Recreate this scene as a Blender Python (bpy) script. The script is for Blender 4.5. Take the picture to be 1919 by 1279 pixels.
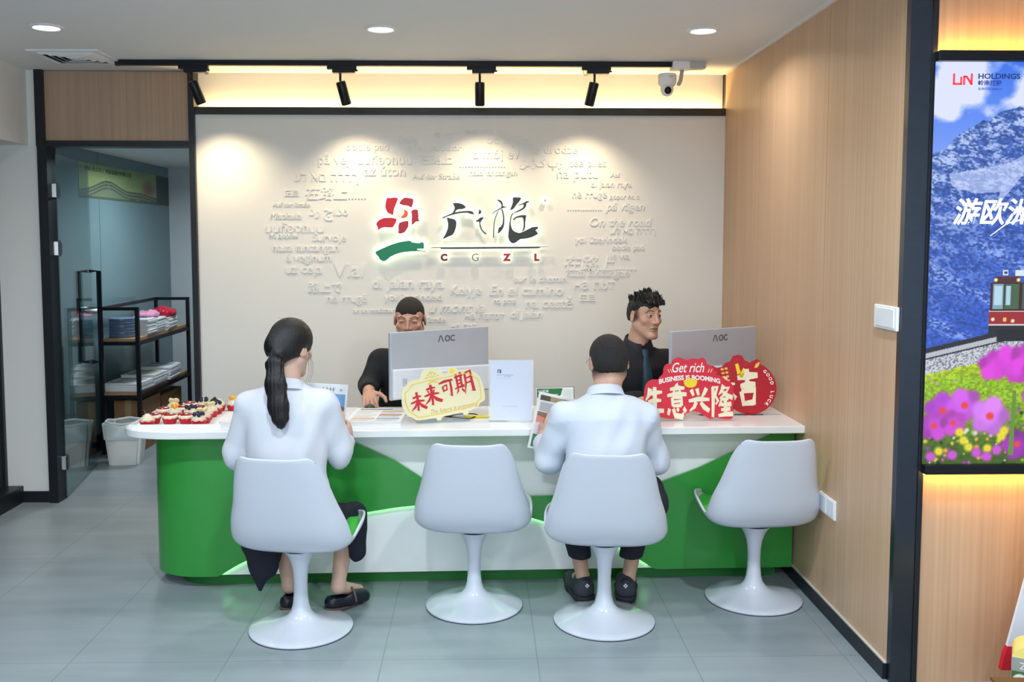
import bpy, bmesh, math, random
import numpy as np
from mathutils import Vector, Matrix, Euler
random.seed(7); rng = np.random.default_rng(7)
PI = math.pi
for o in list(bpy.data.objects): bpy.data.objects.remove(o)
scn = bpy.context.scene
COL = scn.collection

# ------------------------------------------------------------------ camera, world, lights, exposure
cam_d = bpy.data.cameras.new('camera'); cam = bpy.data.objects.new('camera', cam_d); COL.objects.link(cam)
cam.location = (0, 0, 1.66)
cam.rotation_euler = (math.radians(90-4.33), 0, math.radians(-1.27))
cam_d.sensor_width = 36; cam_d.lens = 36*1770/1919
cam_d.shift_x = 20.5/1919; cam_d.shift_y = -57.5/1919
cam_d.clip_start = .02
scn.camera = cam
scn.view_settings.view_transform = 'Standard'; scn.view_settings.look = 'None'
scn.view_settings.gamma = 1; scn.view_settings.use_curve_mapping = False
scn.view_settings.exposure = 0.36
w = bpy.data.worlds.new('World'); scn.world = w; w.use_nodes = True
w.node_tree.nodes['Background'].inputs[0].default_value = (0.78, 0.91, 1.0, 1)
w.node_tree.nodes['Background'].inputs[1].default_value = 1.05
scn.cycles.max_bounces = 8; scn.cycles.diffuse_bounces = 5; scn.cycles.glossy_bounces = 4
scn.cycles.transmission_bounces = 8; scn.cycles.transparent_max_bounces = 12
scn.cycles.caustics_reflective = False; scn.cycles.caustics_refractive = False
scn.cycles.sample_clamp_indirect = 6.0
scn.cycles.use_denoising = True

def kelvin(name):
    return {'warm': (1.0, .80, .50), 'neutral': (1.0, .95, .88), 'cool': (.86, .94, 1.0)}[name]
def area(name, loc, rot, sx, sy, power, color, shape='RECTANGLE', spread=180):
    d = bpy.data.lights.new(name, 'AREA'); d.shape = shape; d.size = sx; d.size_y = sy
    d.energy = power; d.color = color; d.spread = math.radians(spread)
    o = bpy.data.objects.new(name, d); COL.objects.link(o); o.location = loc; o.rotation_euler = rot
    return o
# daylight through the shop front behind the photographer
area('shopfront_daylight', (-.4, -3.4, 1.5), (math.radians(90), 0, 0), 4.6, 2.5, 50, (.86, .94, 1.0))
# the lamps set in the ceiling
for (x, y) in [(-2.1, 4.73), (-.484, 4.73), (1.103, 4.73)]:
    area('downlight_lamp', (x, y, 2.672), (0, 0, 0), .13, .13, 5, kelvin('neutral'), 'DISK', 150)
for (x, y) in [(-2.1, 2.6), (-.484, 2.6), (1.103, 2.6), (-2.1, .4), (-.484, .4), (1.103, .4), (-.484, -1.6), (1.103, -1.6)]:
    area('downlight_lamp', (x, y, 2.672), (0, 0, 0), .13, .13, 20, kelvin('cool'), 'DISK', 160)
# lamp of the back room
area('back_room_lamp', (-2.2, 7.6, 2.30), (0, 0, 0), .5, .5, 20, (.84, .94, 1.0), 'RECTANGLE', 170)

# ------------------------------------------------------------------ helpers
def lin(c):
    out = []
    for v in c[:3]:
        v = v/255.0
        out.append(v/12.92 if v <= .04045 else ((v+.055)/1.055)**2.4)
    return tuple(out)
def lin_np(a):
    a = np.clip(a, 0, 255)/255.0
    return np.where(a <= .04045, a/12.92, ((a+.055)/1.055)**2.4)

MATS = {}
def mat(name, rgb, rough=.5, metal=0.0, spec=.5, coat=0.0, emit=None, es=0.0, noise=None, trans=0.0, ior=1.45, sheen=0.0, sss=0.0):
    """principled material; noise = (scale xyz, amount, bump) adds a procedural variation of the base colour"""
    if name in MATS: return MATS[name]
    m = bpy.data.materials.new(name); m.use_nodes = True; MATS[name] = m
    nt = m.node_tree; b = nt.nodes['Principled BSDF']
    c = lin(rgb)
    b.inputs['Base Color'].default_value = (*c, 1); b.inputs['Roughness'].default_value = rough
    b.inputs['Metallic'].default_value = metal; b.inputs['Specular IOR Level'].default_value = spec
    b.inputs['Coat Weight'].default_value = coat; b.inputs['IOR'].default_value = ior
    b.inputs['Transmission Weight'].default_value = trans
    if sheen: b.inputs['Sheen Weight'].default_value = sheen
    if sss:
        b.inputs['Subsurface Weight'].default_value = sss; b.inputs['Subsurface Radius'].default_value = (.01, .004, .002); b.inputs['Subsurface Scale'].default_value = .5
    if emit:
        b.inputs['Emission Color'].default_value = (*lin(emit), 1); b.inputs['Emission Strength'].default_value = es
    sc, amt, bump = noise if noise else ((9, 9, 9), .05, 0)
    tc = nt.nodes.new('ShaderNodeTexCoord'); mp = nt.nodes.new('ShaderNodeMapping'); mp.inputs['Scale'].default_value = sc
    nz = nt.nodes.new('ShaderNodeTexNoise'); nz.inputs['Scale'].default_value = 1; nz.inputs['Detail'].default_value = 5
    mx = nt.nodes.new('ShaderNodeMix'); mx.data_type = 'RGBA'
    nt.links.new(tc.outputs['Object'], mp.inputs['Vector']); nt.links.new(mp.outputs[0], nz.inputs['Vector'])
    nt.links.new(nz.outputs[0], mx.inputs[0])
    mx.inputs[6].default_value = (*[v*(1-amt) for v in c], 1); mx.inputs[7].default_value = (*[min(1, v*(1+amt)) for v in c], 1)
    nt.links.new(mx.outputs[2], b.inputs['Base Color'])
    if bump:
        bp = nt.nodes.new('ShaderNodeBump'); bp.inputs['Strength'].default_value = bump; bp.inputs['Distance'].default_value = .01
        nt.links.new(nz.outputs[0], bp.inputs['Height']); nt.links.new(bp.outputs[0], b.inputs['Normal'])
    return m
def colmat(name, rough=.5, es=0.0, spec=.5, sss=0.0, bump=None):
    """material that takes its colour from the mesh's own 'Col' attribute (print, skin)"""
    if name in MATS: return MATS[name]
    m = bpy.data.materials.new(name); m.use_nodes = True; MATS[name] = m
    nt = m.node_tree; b = nt.nodes['Principled BSDF']; b.inputs['Roughness'].default_value = rough; b.inputs['Specular IOR Level'].default_value = spec
    a = nt.nodes.new('ShaderNodeVertexColor'); a.layer_name = 'Col'
    if es:
        b.inputs['Base Color'].default_value = (.01, .01, .01, 1)
        nt.links.new(a.outputs[0], b.inputs['Emission Color']); b.inputs['Emission Strength'].default_value = es
    else:
        nt.links.new(a.outputs[0], b.inputs['Base Color'])
    if sss:
        b.inputs['Subsurface Weight'].default_value = sss; b.inputs['Subsurface Radius'].default_value = (.008, .003, .0015); b.inputs['Subsurface Scale'].default_value = .6
    if bump:
        tc = nt.nodes.new('ShaderNodeTexCoord'); nz = nt.nodes.new('ShaderNodeTexNoise'); nz.inputs['Scale'].default_value = bump
        bp = nt.nodes.new('ShaderNodeBump'); bp.inputs['Strength'].default_value = .15; bp.inputs['Distance'].default_value = .003
        nt.links.new(tc.outputs['Object'], nz.inputs['Vector']); nt.links.new(nz.outputs[0], bp.inputs['Height']); nt.links.new(bp.outputs[0], b.inputs['Normal'])
    return m
def emat(name, rgb, s):
    if name in MATS: return MATS[name]
    m = bpy.data.materials.new(name); m.use_nodes = True; MATS[name] = m
    b = m.node_tree.nodes['Principled BSDF']; b.inputs['Base Color'].default_value = (*lin(rgb), 1)
    b.inputs['Emission Color'].default_value = (*lin(rgb), 1); b.inputs['Emission Strength'].default_value = s
    return m

def tag(o, label=None, cat=None, group=None, kind=None):
    if label: o['label'] = label
    if cat: o['category'] = cat
    if group: o['group'] = group
    if kind: o['kind'] = kind
    return o
def thing(name, label, cat, loc=(0, 0, 0), rz=0, group=None, rot=None):
    o = bpy.data.objects.new(name, None); COL.objects.link(o); o.location = loc
    o.rotation_euler = rot if rot else (0, 0, rz); o.empty_display_size = .05
    return tag(o, label, cat, group)
def link(name, me, m=None, parent=None, smooth=False):
    o = bpy.data.objects.new(name, me); COL.objects.link(o)
    if m is not None:
        for q in (m if isinstance(m, (list, tuple)) else [m]): me.materials.append(q)
    if parent is not None: o.parent = parent
    if smooth: me.shade_smooth()
    return o
class MB:
    """collects shapes and links them as one mesh object"""
    def __init__(s): s.bm = bmesh.new()
    def box(s, x0, x1, y0, y1, z0, z1, M=None, bev=0):
        r = bmesh.ops.create_cube(s.bm, size=1); vs = r['verts']
        for v in vs:
            v.co = Vector(((x0+x1)/2+v.co.x*(x1-x0), (y0+y1)/2+v.co.y*(y1-y0), (z0+z1)/2+v.co.z*(z1-z0)))
        if bev:
            es = list({e for v in vs for e in v.link_edges})
            r2 = bmesh.ops.bevel(s.bm, geom=es, offset=bev, segments=2, affect='EDGES', profile=.5); vs = list({v for v in r2['verts']} | {v for v in vs if v.is_valid})
        if M is not None:
            for v in vs: v.co = M @ v.co
        return s
    def lathe(s, prof, n=48, M=None, flute=0, nf=0):
        rings = []
        for (r, z) in prof:
            ring = []
            for i in range(n):
                a = 2*PI*i/n; rr = r*(1+flute*math.cos(nf*a)) if flute else r
                p = Vector((rr*math.cos(a), rr*math.sin(a), z))
                ring.append(s.bm.verts.new(M @ p if M is not None else p))
            rings.append(ring)
        for a, b in zip(rings, rings[1:]):
            for i in range(n):
                j = (i+1) % n; s.bm.faces.new((a[i], a[j], b[j], b[i]))
        if prof[0][0] > 1e-6: s.bm.faces.new(list(reversed(rings[0])))
        if prof[-1][0] > 1e-6: s.bm.faces.new(rings[-1])
        return s
    def tube(s, pts, r, n=10):
        pts = [Vector(p) for p in pts]; rings = []
        rs = r if isinstance(r, (list, tuple)) else [r]*len(pts)
        up = None
        for i, p in enumerate(pts):
            t = (pts[min(i+1, len(pts)-1)]-pts[max(i-1, 0)]).normalized()
            if up is None: up = t.orthogonal().normalized()
            else: up = (up-t*up.dot(t)).normalized()
            b = t.cross(up)
            rings.append([s.bm.verts.new(p+(up*math.cos(2*PI*k/n)+b*math.sin(2*PI*k/n))*rs[i]) for k in range(n)])
        for a, b in zip(rings, rings[1:]):
            for k in range(n): s.bm.faces.new((a[k], a[(k+1) % n], b[(k+1) % n], b[k]))
        s.bm.faces.new(list(reversed(rings[0]))); s.bm.faces.new(rings[-1])
        return s
    def prism(s, poly, d0, d1, M=None):
        """polygon in local x,z extruded along y from d0 to d1"""
        M = M if M is not None else Matrix.Identity(4)
        a = [s.bm.verts.new(M @ Vector((x, d0, z))) for x, z in poly]; b = [s.bm.verts.new(M @ Vector((x, d1, z))) for x, z in poly]
        n = len(poly)
        s.bm.faces.new(a); s.bm.faces.new(list(reversed(b)))
        for i in range(n): s.bm.faces.new((a[(i+1) % n], a[i], b[i], b[(i+1) % n]))
        return s
    def sphere(s, c, r, M=None, seg=16):
        R = Matrix.Translation(c) @ (M if M is not None else Matrix.Identity(4)) @ Matrix.Diagonal((*((r, r, r) if not isinstance(r, tuple) else r), 1))
        bmesh.ops.create_uvsphere(s.bm, u_segments=seg, v_segments=max(6, seg//2), radius=1, matrix=R); return s
    def build(s, name, m, parent=None, smooth=False, bev=0, seg=2, auto=None):
        bmesh.ops.recalc_face_normals(s.bm, faces=s.bm.faces)
        me = bpy.data.meshes.new(name); s.bm.to_mesh(me); s.bm.free()
        o = link(name, me, m, parent)
        if smooth or auto:
            me.shade_smooth()
            if auto: me.set_sharp_from_angle(angle=math.radians(auto))
        if bev:
            md = o.modifiers.new('bevel', 'BEVEL'); md.width = bev; md.segments = seg; md.limit_method = 'ANGLE'; md.angle_limit = math.radians(40)
        return o
def bxo(name, m, parent, x0, x1, y0, y1, z0, z1, bev=0):
    return MB().box(x0, x1, y0, y1, z0, z1).build(name, m, parent, bev=bev)
def np_mesh(name, V, Q, m, parent=None, smooth=True, cols=None):
    """mesh from numpy quads; cols = linear rgb per vertex"""
    me = bpy.data.meshes.new(name); V = np.asarray(V, np.float32); Q = np.asarray(Q, np.int32)
    me.vertices.add(len(V)); me.vertices.foreach_set('co', V.ravel())
    k = Q.shape[1]
    me.loops.add(Q.size); me.loops.foreach_set('vertex_index', Q.ravel())
    me.polygons.add(len(Q)); me.polygons.foreach_set('loop_start', np.arange(0, Q.size, k, dtype=np.int32))
    me.update(calc_edges=True); me.validate()
    if cols is not None:
        at = me.color_attributes.new('Col', 'FLOAT_COLOR', 'POINT')
        at.data.foreach_set('color', np.concatenate([cols, np.ones((len(V), 1))], 1).astype(np.float32).ravel())
    return link(name, me, m, parent, smooth)
def text_mesh(body, size, depth=.002, offset=0.0, shear=0.0, space=1.0, align='CENTER'):
    c = bpy.data.curves.new('lettering', 'FONT'); c.body = body.replace('н', 'h').replace('ъ', 'b').replace('ד', 'ר'); c.size = size; c.extrude = depth/2; c.offset = offset; c.shear = shear
    c.align_x = align; c.align_y = 'CENTER'; c.space_character = space; c.resolution_u = 3
    c.small_caps_scale = .78
    for i, ch in enumerate(body):
        if ch == 'н': c.body_format[i].use_small_caps = True
    o = bpy.data.objects.new('lettering', c); COL.objects.link(o)
    me = bpy.data.meshes.new_from_object(o.evaluated_get(bpy.context.evaluated_depsgraph_get()))
    bpy.data.objects.remove(o); bpy.data.curves.remove(c)
    bm = bmesh.new(); bm.from_mesh(me); bmesh.ops.remove_doubles(bm, verts=bm.verts, dist=1e-6)
    bmesh.ops.recalc_face_normals(bm, faces=bm.faces); bm.to_mesh(me); bm.free()
    return me
def text_fit(body, wd, ht, depth=.002, offset=0.0, shear=0.0, space=1.0):
    """lettering centred on the origin in the x,z plane (facing -y), fitted to wd x ht"""
    me = text_mesh(body, .1, depth, offset*.04, shear, space)
    n = len(me.vertices); a = np.empty(n*3, np.float32); me.vertices.foreach_get('co', a); a = a.reshape(-1, 3)
    lo, hi = a.min(0), a.max(0)
    b = np.empty_like(a)
    b[:, 0] = (a[:, 0]-(lo[0]+hi[0])/2)*(wd/max(1e-6, hi[0]-lo[0])) if wd else (a[:, 0]-(lo[0]+hi[0])/2)*(ht/(hi[1]-lo[1]))
    b[:, 2] = (a[:, 1]-(lo[1]+hi[1])/2)*(ht/max(1e-6, hi[1]-lo[1])) if ht else (a[:, 1]-(lo[1]+hi[1])/2)*(wd/(hi[0]-lo[0]))
    b[:, 1] = -a[:, 2]
    me.vertices.foreach_set('co', b.ravel()); me.update()
    return me
def copy_tree(o, parent=None):
    c = o.copy(); COL.objects.link(c)
    if parent is not None: c.parent = parent
    for ch in list(o.children): copy_tree(ch, c)
    return c
def place(o, loc, rot=None, rz=None):
    o.location = loc
    if rot is not None: o.rotation_euler = rot
    if rz is not None: o.rotation_euler = (0, 0, rz)
    return o
def struct(o): o['kind'] = 'structure'; return o

# ------------------------------------------------------------------ value noise and a small painter for printed things
def vnoise(x, y, seed=0):
    r = np.random.default_rng(seed).random((64, 64))
    xi = np.floor(x).astype(int); yi = np.floor(y).astype(int); fx = x-xi; fy = y-yi
    fx = fx*fx*(3-2*fx); fy = fy*fy*(3-2*fy)
    g = lambda i, j: r[np.mod(j, 64), np.mod(i, 64)]
    return (g(xi, yi)*(1-fx)+g(xi+1, yi)*fx)*(1-fy)+(g(xi, yi+1)*(1-fx)+g(xi+1, yi+1)*fx)*fy
def fbm(x, y, seed=0, oc=5):
    s = 0; a = .5
    for i in range(oc): s = s+a*vnoise(x*2**i, y*2**i, seed+i); a *= .5
    return s
class Paint:
    def __init__(s, w, h, step, bg=(255, 255, 255)):
        s.w, s.h = w, h; s.nx = int(round(w/step)); s.ny = int(round(h/step))
        s.u, s.v = np.meshgrid((np.arange(s.nx+1))*w/s.nx, (np.arange(s.ny+1))*h/s.ny)
        s.a = np.empty(s.u.shape+(3,)); s.a[:] = bg
    def mix(s, msk, c):
        msk = np.clip(msk, 0, 1)[..., None]; c = np.asarray(c, float)
        s.a = s.a*(1-msk)+c*msk
    def rect(s, u0, v0, u1, v1, c): s.mix(((s.u >= u0) & (s.u <= u1) & (s.v >= v0) & (s.v <= v1)).astype(float), c)
    def poly(s, pts, c, k=1.0):
        ins = np.zeros(s.u.shape, bool); n = len(pts)
        for i in range(n):
            x0, y0 = pts[i]; x1, y1 = pts[(i+1) % n]
            if y0 == y1: continue
            cr = ((s.v < y0) != (s.v < y1)) & (s.u < (x1-x0)*(s.v-y0)/(y1-y0)+x0); ins ^= cr
        s.mix(ins*k, c)
    def disc(s, u, v, r, c, soft=.3, ry=None, k=1.0):
        d = np.sqrt(((s.u-u)/r)**2+((s.v-v)/(ry or r))**2); s.mix(np.clip((1-d)/max(soft, 1e-3), 0, 1)*k, c)
    def build(s, name, m, parent=None):
        """flat print (sizes in mm) in the x,z plane, origin at its lower left corner, facing -y"""
        V = np.stack([s.u.ravel(), np.zeros(s.u.size), (s.h-s.v).ravel()], 1)/1000
        i = np.arange((s.nx+1)*(s.ny+1)).reshape(s.ny+1, s.nx+1)
        Q = np.stack([i[1:, :-1], i[1:, 1:], i[:-1, 1:], i[:-1, :-1]], -1).reshape(-1, 4)
        return np_mesh(name, V, Q, m, parent, False, lin_np(s.a.reshape(-1, 3)))
# ------------------------------------------------------------------ materials
def wood_mat(name, c1, c2, c3):
    m = bpy.data.materials.new(name); m.use_nodes = True; nt = m.node_tree; b = nt.nodes['Principled BSDF']
    tc = nt.nodes.new('ShaderNodeTexCoord'); L = nt.links
    def nz(sc, det=6):
        mp = nt.nodes.new('ShaderNodeMapping'); mp.inputs['Scale'].default_value = sc; n = nt.nodes.new('ShaderNodeTexNoise')
        n.inputs['Scale'].default_value = 1; n.inputs['Detail'].default_value = det; L.new(tc.outputs['Object'], mp.inputs[0]); L.new(mp.outputs[0], n.inputs['Vector']); return n
    a = nz((75, 75, .7)); c = nz((7, 7, .3), 3)
    r = nt.nodes.new('ShaderNodeValToRGB'); r.color_ramp.elements[0].position = .3; r.color_ramp.elements[1].position = .7
    r.color_ramp.elements[0].color = (*lin(c1), 1); r.color_ramp.elements[1].color = (*lin(c2), 1); L.new(a.outputs[0], r.inputs[0])
    mx = nt.nodes.new('ShaderNodeMix'); mx.data_type = 'RGBA'; mx.inputs[7].default_value = (*lin(c3), 1)
    mr = nt.nodes.new('ShaderNodeMapRange'); mr.inputs[1].default_value = .35; mr.inputs[2].default_value = .7; mr.inputs[4].default_value = .45
    L.new(c.outputs[0], mr.inputs[0]); L.new(mr.outputs[0], mx.inputs[0]); L.new(r.outputs[0], mx.inputs[6]); L.new(mx.outputs[2], b.inputs['Base Color'])
    b.inputs['Roughness'].default_value = .42; MATS[name] = m
    return m
WOOD = wood_mat('oak_veneer', (194, 159, 128), (210, 177, 145), (187, 152, 122))
WOODD = wood_mat('oak_veneer_header', (172, 144, 122), (188, 160, 136), (164, 138, 116))
WALL = mat('wall_paint', (232, 231, 228), .7, noise=((3, 3, 3), .012, 0))
CEIL = mat('ceiling_paint', (226, 226, 226), .8, noise=((2, 2, 2), .012, 0))
RELIEF = mat('relief_paint', (234, 233, 230), .6)
BLACK = mat('black_metal', (20, 24, 32), .35, .3)
NAVY = mat('black_powder_coat', (22, 26, 34), .4)
STEEL = mat('brushed_steel', (74, 80, 92), .28, .95, noise=((4, 4, 300), .08, 0))
CHROME = mat('chrome', (200, 202, 205), .15, 1.0)
WHITE = mat('white_lacquer', (240, 242, 244), .22, coat=.3)
WHITEP = mat('white_plastic', (236, 238, 240), .35)
GREEN = mat('green_lacquer', (52, 148, 62), .3, coat=.2, noise=((2, 2, 2), .02, 0))
TEAL = mat('glass_partition', (112, 140, 146), .16, spec=.6, noise=((1, 1, 1), .05, 0))
def floor_mat():
    m = bpy.data.materials.new('grey_stone_tile'); m.use_nodes = True; nt = m.node_tree; b = nt.nodes['Principled BSDF']; L = nt.links
    tc = nt.nodes.new('ShaderNodeTexCoord'); sp = nt.nodes.new('ShaderNodeSeparateXYZ'); L.new(tc.outputs['Object'], sp.inputs[0])
    def M(op, a, c=None, d=None):
        n = nt.nodes.new('ShaderNodeMath'); n.operation = op
        for i, v in enumerate((a, c, d)):
            if v is None: continue
            if isinstance(v, (int, float)): n.inputs[i].default_value = v
            else: L.new(v, n.inputs[i])
        return n.outputs[0]
    def joint(ax, off, per):
        q = M('FRACT', M('DIVIDE', M('ADD', ax, off), per)); return M('LESS_THAN', M('ABSOLUTE', M('SUBTRACT', q, .5)), .0018/per)
    j = M('MAXIMUM', joint(sp.outputs[0], -1.448+.306+61.2, .612), joint(sp.outputs[1], -3.626+.612+122.4, 1.224))
    def nz(sc, det):
        mp = nt.nodes.new('ShaderNodeMapping'); mp.inputs['Scale'].default_value = sc; n = nt.nodes.new('ShaderNodeTexNoise'); n.inputs['Scale'].default_value = 1
        n.inputs['Detail'].default_value = det; L.new(tc.outputs['Object'], mp.inputs[0]); L.new(mp.outputs[0], n.inputs['Vector']); return n.outputs[0]
    n1 = nz((1.1, 9, 1), 8); n2 = nz((1.3, 2.0, 1), 5)
    v = M('ADD', M('MULTIPLY', n1, .5), M('MULTIPLY', n2, .5))
    r = nt.nodes.new('ShaderNodeValToRGB'); r.color_ramp.elements[0].position = .32; r.color_ramp.elements[1].position = .68
    r.color_ramp.elements[0].color = (*lin((132, 143, 149)), 1); r.color_ramp.elements[1].color = (*lin((157, 167, 173)), 1); L.new(v, r.inputs[0])
    mx = nt.nodes.new('ShaderNodeMix'); mx.data_type = 'RGBA'; L.new(M('MULTIPLY', j, .55), mx.inputs[0]); L.new(r.outputs[0], mx.inputs[6]); mx.inputs[7].default_value = (*lin((92, 100, 104)), 1)
    L.new(mx.outputs[2], b.inputs['Base Color']); L.new(M('ADD', .24, M('MULTIPLY', n2, .16)), b.inputs['Roughness']); b.inputs['Specular IOR Level'].default_value = .4
    return m
FLOOR = floor_mat()

# ------------------------------------------------------------------ the setting
YW = 5.93; ZC = 2.69; XR = 1.53; XL = -2.98
struct(bxo('floor', FLOOR, None, -5, 4.2, -3.6, 9.6, -.1, 0))
struct(bxo('ceiling', CEIL, None, -5, 4.2, -3.6, 6.06, ZC, ZC+.1))
struct(bxo('ceiling_back_room', CEIL, None, -3.3, 2.2, 6.06, 9.6, 2.338, 2.44))
# logo wall: the raised lower panel, the upper band behind the light cove
b = MB(); b.box(-1.752, XR, YW, YW+.13, 0, 2.43); struct(b.build('wall_back', WALL))
struct(bxo('wall_back_upper', WALL, None, -1.752, XR, YW+.075, YW+.13, 2.43, ZC))
struct(bxo('trim_1', mat('cove_trim', (58, 58, 54), .3, .6), None, -1.752, XR, YW-.012, YW+.006, 2.424, 2.47))
led = bxo('cove_light_strip', emat('cove_led', (255, 216, 146), 60), None, -1.74, XR-.005, YW+.035, YW+.05, 2.432, 2.438)
tag(led, 'warm light strip hidden behind the black trim above the logo wall', 'light strip')
struct(bxo('wall_header', WOODD, None, -2.669, -1.787, YW+.005, YW+.05, 2.262, ZC-.004))
# door frame
struct(bxo('trim_2', NAVY, None, -2.716, -2.669, YW-.03, YW+.1, 2.226, ZC))
struct(bxo('trim_3', NAVY, None, -2.712, -2.655, YW-.03, YW+.1, 0, 2.226))
struct(bxo('trim_4', NAVY, None, -1.787, -1.752, YW-.03, YW+.13, 0, ZC))
struct(bxo('trim_5', NAVY, None, -2.669, -1.787, YW-.02, YW+.1, 2.226, 2.262))
# small white wall between the post and the side window, bulkhead above
struct(bxo('wall_left_return', WALL, None, -3.3, -2.712, YW, YW+.1, 0, ZC))
struct(bxo('wall_left_bulkhead', WALL, None, -3.6, -2.775, -3.6, YW, 2.236, ZC))
struct(bxo('baseboard_left', NAVY, None, -2.89, -2.712, YW-.012, YW, 0, .07))
struct(bxo('trim_6', NAVY, None, -3.4, -2.885, -3.6, YW-.001, 0, .104))
DARKG = mat('dark_window_glass', (50, 56, 60), .08, spec=.6)
struct(bxo('window_1', DARKG, None, -3.02, -3.0, -3.6, YW-.02, .104, 2.236))
struct(bxo('trim_7', NAVY, None, -3.02, XL, YW-.03, YW, .104, 2.236))
for y in (4.4, 2.9, 1.4): struct(bxo('trim_8', NAVY, None, -3.01, XL+.005, y-.03, y+.03, .104, 2.236))
struct(bxo('wall_left', WALL, None, -3.6, -3.4, -3.6, YW, 0, 2.236))
# right wall: oak veneer sheets with fine joints
for i, (a, c) in enumerate([(3.42, 4.17), (4.173, 5.186), (5.189, YW)]):
    struct(bxo('wall_right', WOOD, None, XR, XR+.03, a, c, .0, ZC))
struct(bxo('wall_right_core', mat('joint_dark', (70, 54, 42), .8), None, XR+.006, XR+.10, 3.44, YW+.1, 0, ZC))
struct(bxo('baseboard_right', NAVY, None, XR-.014, XR, 3.42, YW, 0, .062))
struct(bxo('trim_9', mat('pale_bead', (205, 200, 192), .4), None, XR-.010, XR, 3.42, YW, .062, .068))
struct(bxo('trim_10', mat('pale_ceiling_bead', (232, 230, 226), .5), None, XR-.012, XR, 3.42, YW, ZC-.012, ZC))
# steel corner post and the screen wall
struct(bxo('trim_11', STEEL, None, XR, XR+.078, 3.385, 3.42, 0, ZC))
struct(bxo('trim_12', NAVY, None, XR+.078, XR+.097, 3.38, 3.46, 0, ZC))
struct(bxo('wall_front_screen', WOOD, None, XR+.092, 4.2, 3.395, 3.5, 0, ZC))
for x in (3.3,): struct(bxo('trim_13', NAVY, None, x, x+.02, 3.375, 3.385, 0, ZC))
struct(bxo('wall_far_right', WALL, None, 4.1, 4.2, -3.6, 3.5, 0, ZC))
# back room
struct(bxo('wall_back_room_left', TEAL, None, -3.1, -3.0, YW+.1, 9.3, 0, 2.338))
struct(bxo('wall_back_room_far', mat('pale_grey_wall', (206, 214, 218), .6), None, -3.1, 2.2, 9.23, 9.33, 0, 2.338))
struct(bxo('wall_back_room_right', WALL, None, 2.1, 2.2, YW+.13, 9.3, 0, 2.338))
struct(bxo('wall_back_room_front', WALL, None, -1.745, 2.2, YW+.13, YW+.16, 0, 2.338))
struct(bxo('baseboard_back_room', NAVY, None, -3.0, -2.985, YW+.1, 9.23, 0, .13))
struct(bxo('trim_14', mat('partition_joint', (120, 148, 148), .4), None, -3.0, -2.997, 7.55, 7.56, 0, 2.33))

# ------------------------------------------------------------------ glass door
GLASS = bpy.data.materials.new('clear_door_glass'); GLASS.use_nodes = True
_nt = GLASS.node_tree; _b = _nt.nodes['Principled BSDF']; _tr = _nt.nodes.new('ShaderNodeBsdfTransparent'); _gl = _nt.nodes.new('ShaderNodeBsdfGlossy'); _m1 = _nt.nodes.new('ShaderNodeMixShader'); _fr = _nt.nodes.new('ShaderNodeMath'); _lw = _nt.nodes.new('ShaderNodeLayerWeight')
_tr.inputs[0].default_value = (.78, .88, .87, 1); _gl.inputs['Roughness'].default_value = .03; _fr.operation = 'POWER'; _nt.links.new(_lw.outputs['Facing'], _fr.inputs[0]); _fr.inputs[1].default_value = 4.5
_nt.links.new(_fr.outputs[0], _m1.inputs[0]); _nt.links.new(_tr.outputs[0], _m1.inputs[1]); _nt.links.new(_gl.outputs[0], _m1.inputs[2]); _nt.links.new(_m1.outputs[0], _nt.nodes['Material Output'].inputs[0])
_nt.nodes.remove(_b)
d = thing('glass_door', 'frameless clear glass door standing open into the back room', 'door', (-2.648, YW+.05, 0), math.radians(100))
bxo('door_leaf', GLASS, d, .012, .90, -.006, .006, .012, 2.19)
for z in (1.96, 1.60, .24):
    h = MB().box(-.02, .055, -.016, .016, z-.045, z+.045).build('hinge', CHROME, d, bev=.004)
    MB().box(.0, .012, -.024, -.014, z-.05, z+.05).box(.012, .05, -.021, -.015, z-.036, z+.036).build('hinge_cover', mat('hinge_dark', (60, 62, 66), .3, .9), h)
hd = MB().tube([(.83, -.006, 1.43), (.83, -.068, 1.43), (.83, -.068, .78), (.83, -.006, .78)], .017, 4).build('door_handle', BLACK, d)
MB().tube([(.83, .006, 1.43), (.83, .068, 1.43), (.83, .068, .78), (.83, .006, .78)], .017, 4).build('door_handle', BLACK, d)
MB().lathe([(.0, -.05), (.022, -.05), (.026, -.03), (.026, .03), (.022, .05), (0, .05)], 20, Matrix.Translation((.862, 0, 1.15)) @ Matrix.Rotation(PI/2, 4, 'X')).build('door_lock', CHROME, d, auto=40)
# ------------------------------------------------------------------ reception counter
CTR = math.atan(.026)                      # the counter runs slightly askew to the wall
ZT = .78
ct = thing('reception_counter', 'long white topped reception counter with a green wave front and light strips', 'counter', (XR, 4.50, 0), CTR)
# local frame: x = 0 at the right wall, negative to the left; y = 0 the front face; z up
def arc(cx, cy, rx, ry, a0, a1, n=14): return [(cx+rx*math.cos(math.radians(a0+(a1-a0)*i/n)), cy+ry*math.sin(math.radians(a0+(a1-a0)*i/n))) for i in range(n+1)]
def plan_prism(mb, poly, z0, z1):
    a = [mb.bm.verts.new((x, y, z0)) for x, y in poly]; b = [mb.bm.verts.new((x, y, z1)) for x, y in poly]; n = len(poly)
    mb.bm.faces.new(list(reversed(a))); mb.bm.faces.new(b)
    for i in range(n): mb.bm.faces.new((a[i], a[(i+1) % n], b[(i+1) % n], b[i]))
    return mb
yb = .47
top_poly = [(-.002, -.135), (.012, yb), *arc(-3.04, yb-.16, .16, .16, 90, 180), *arc(-2.93, .02, .27, .155, 180, 270)]
t = plan_prism(MB(), top_poly, ZT-.036, ZT).build('countertop', WHITE, ct, bev=.004, auto=40)
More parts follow.
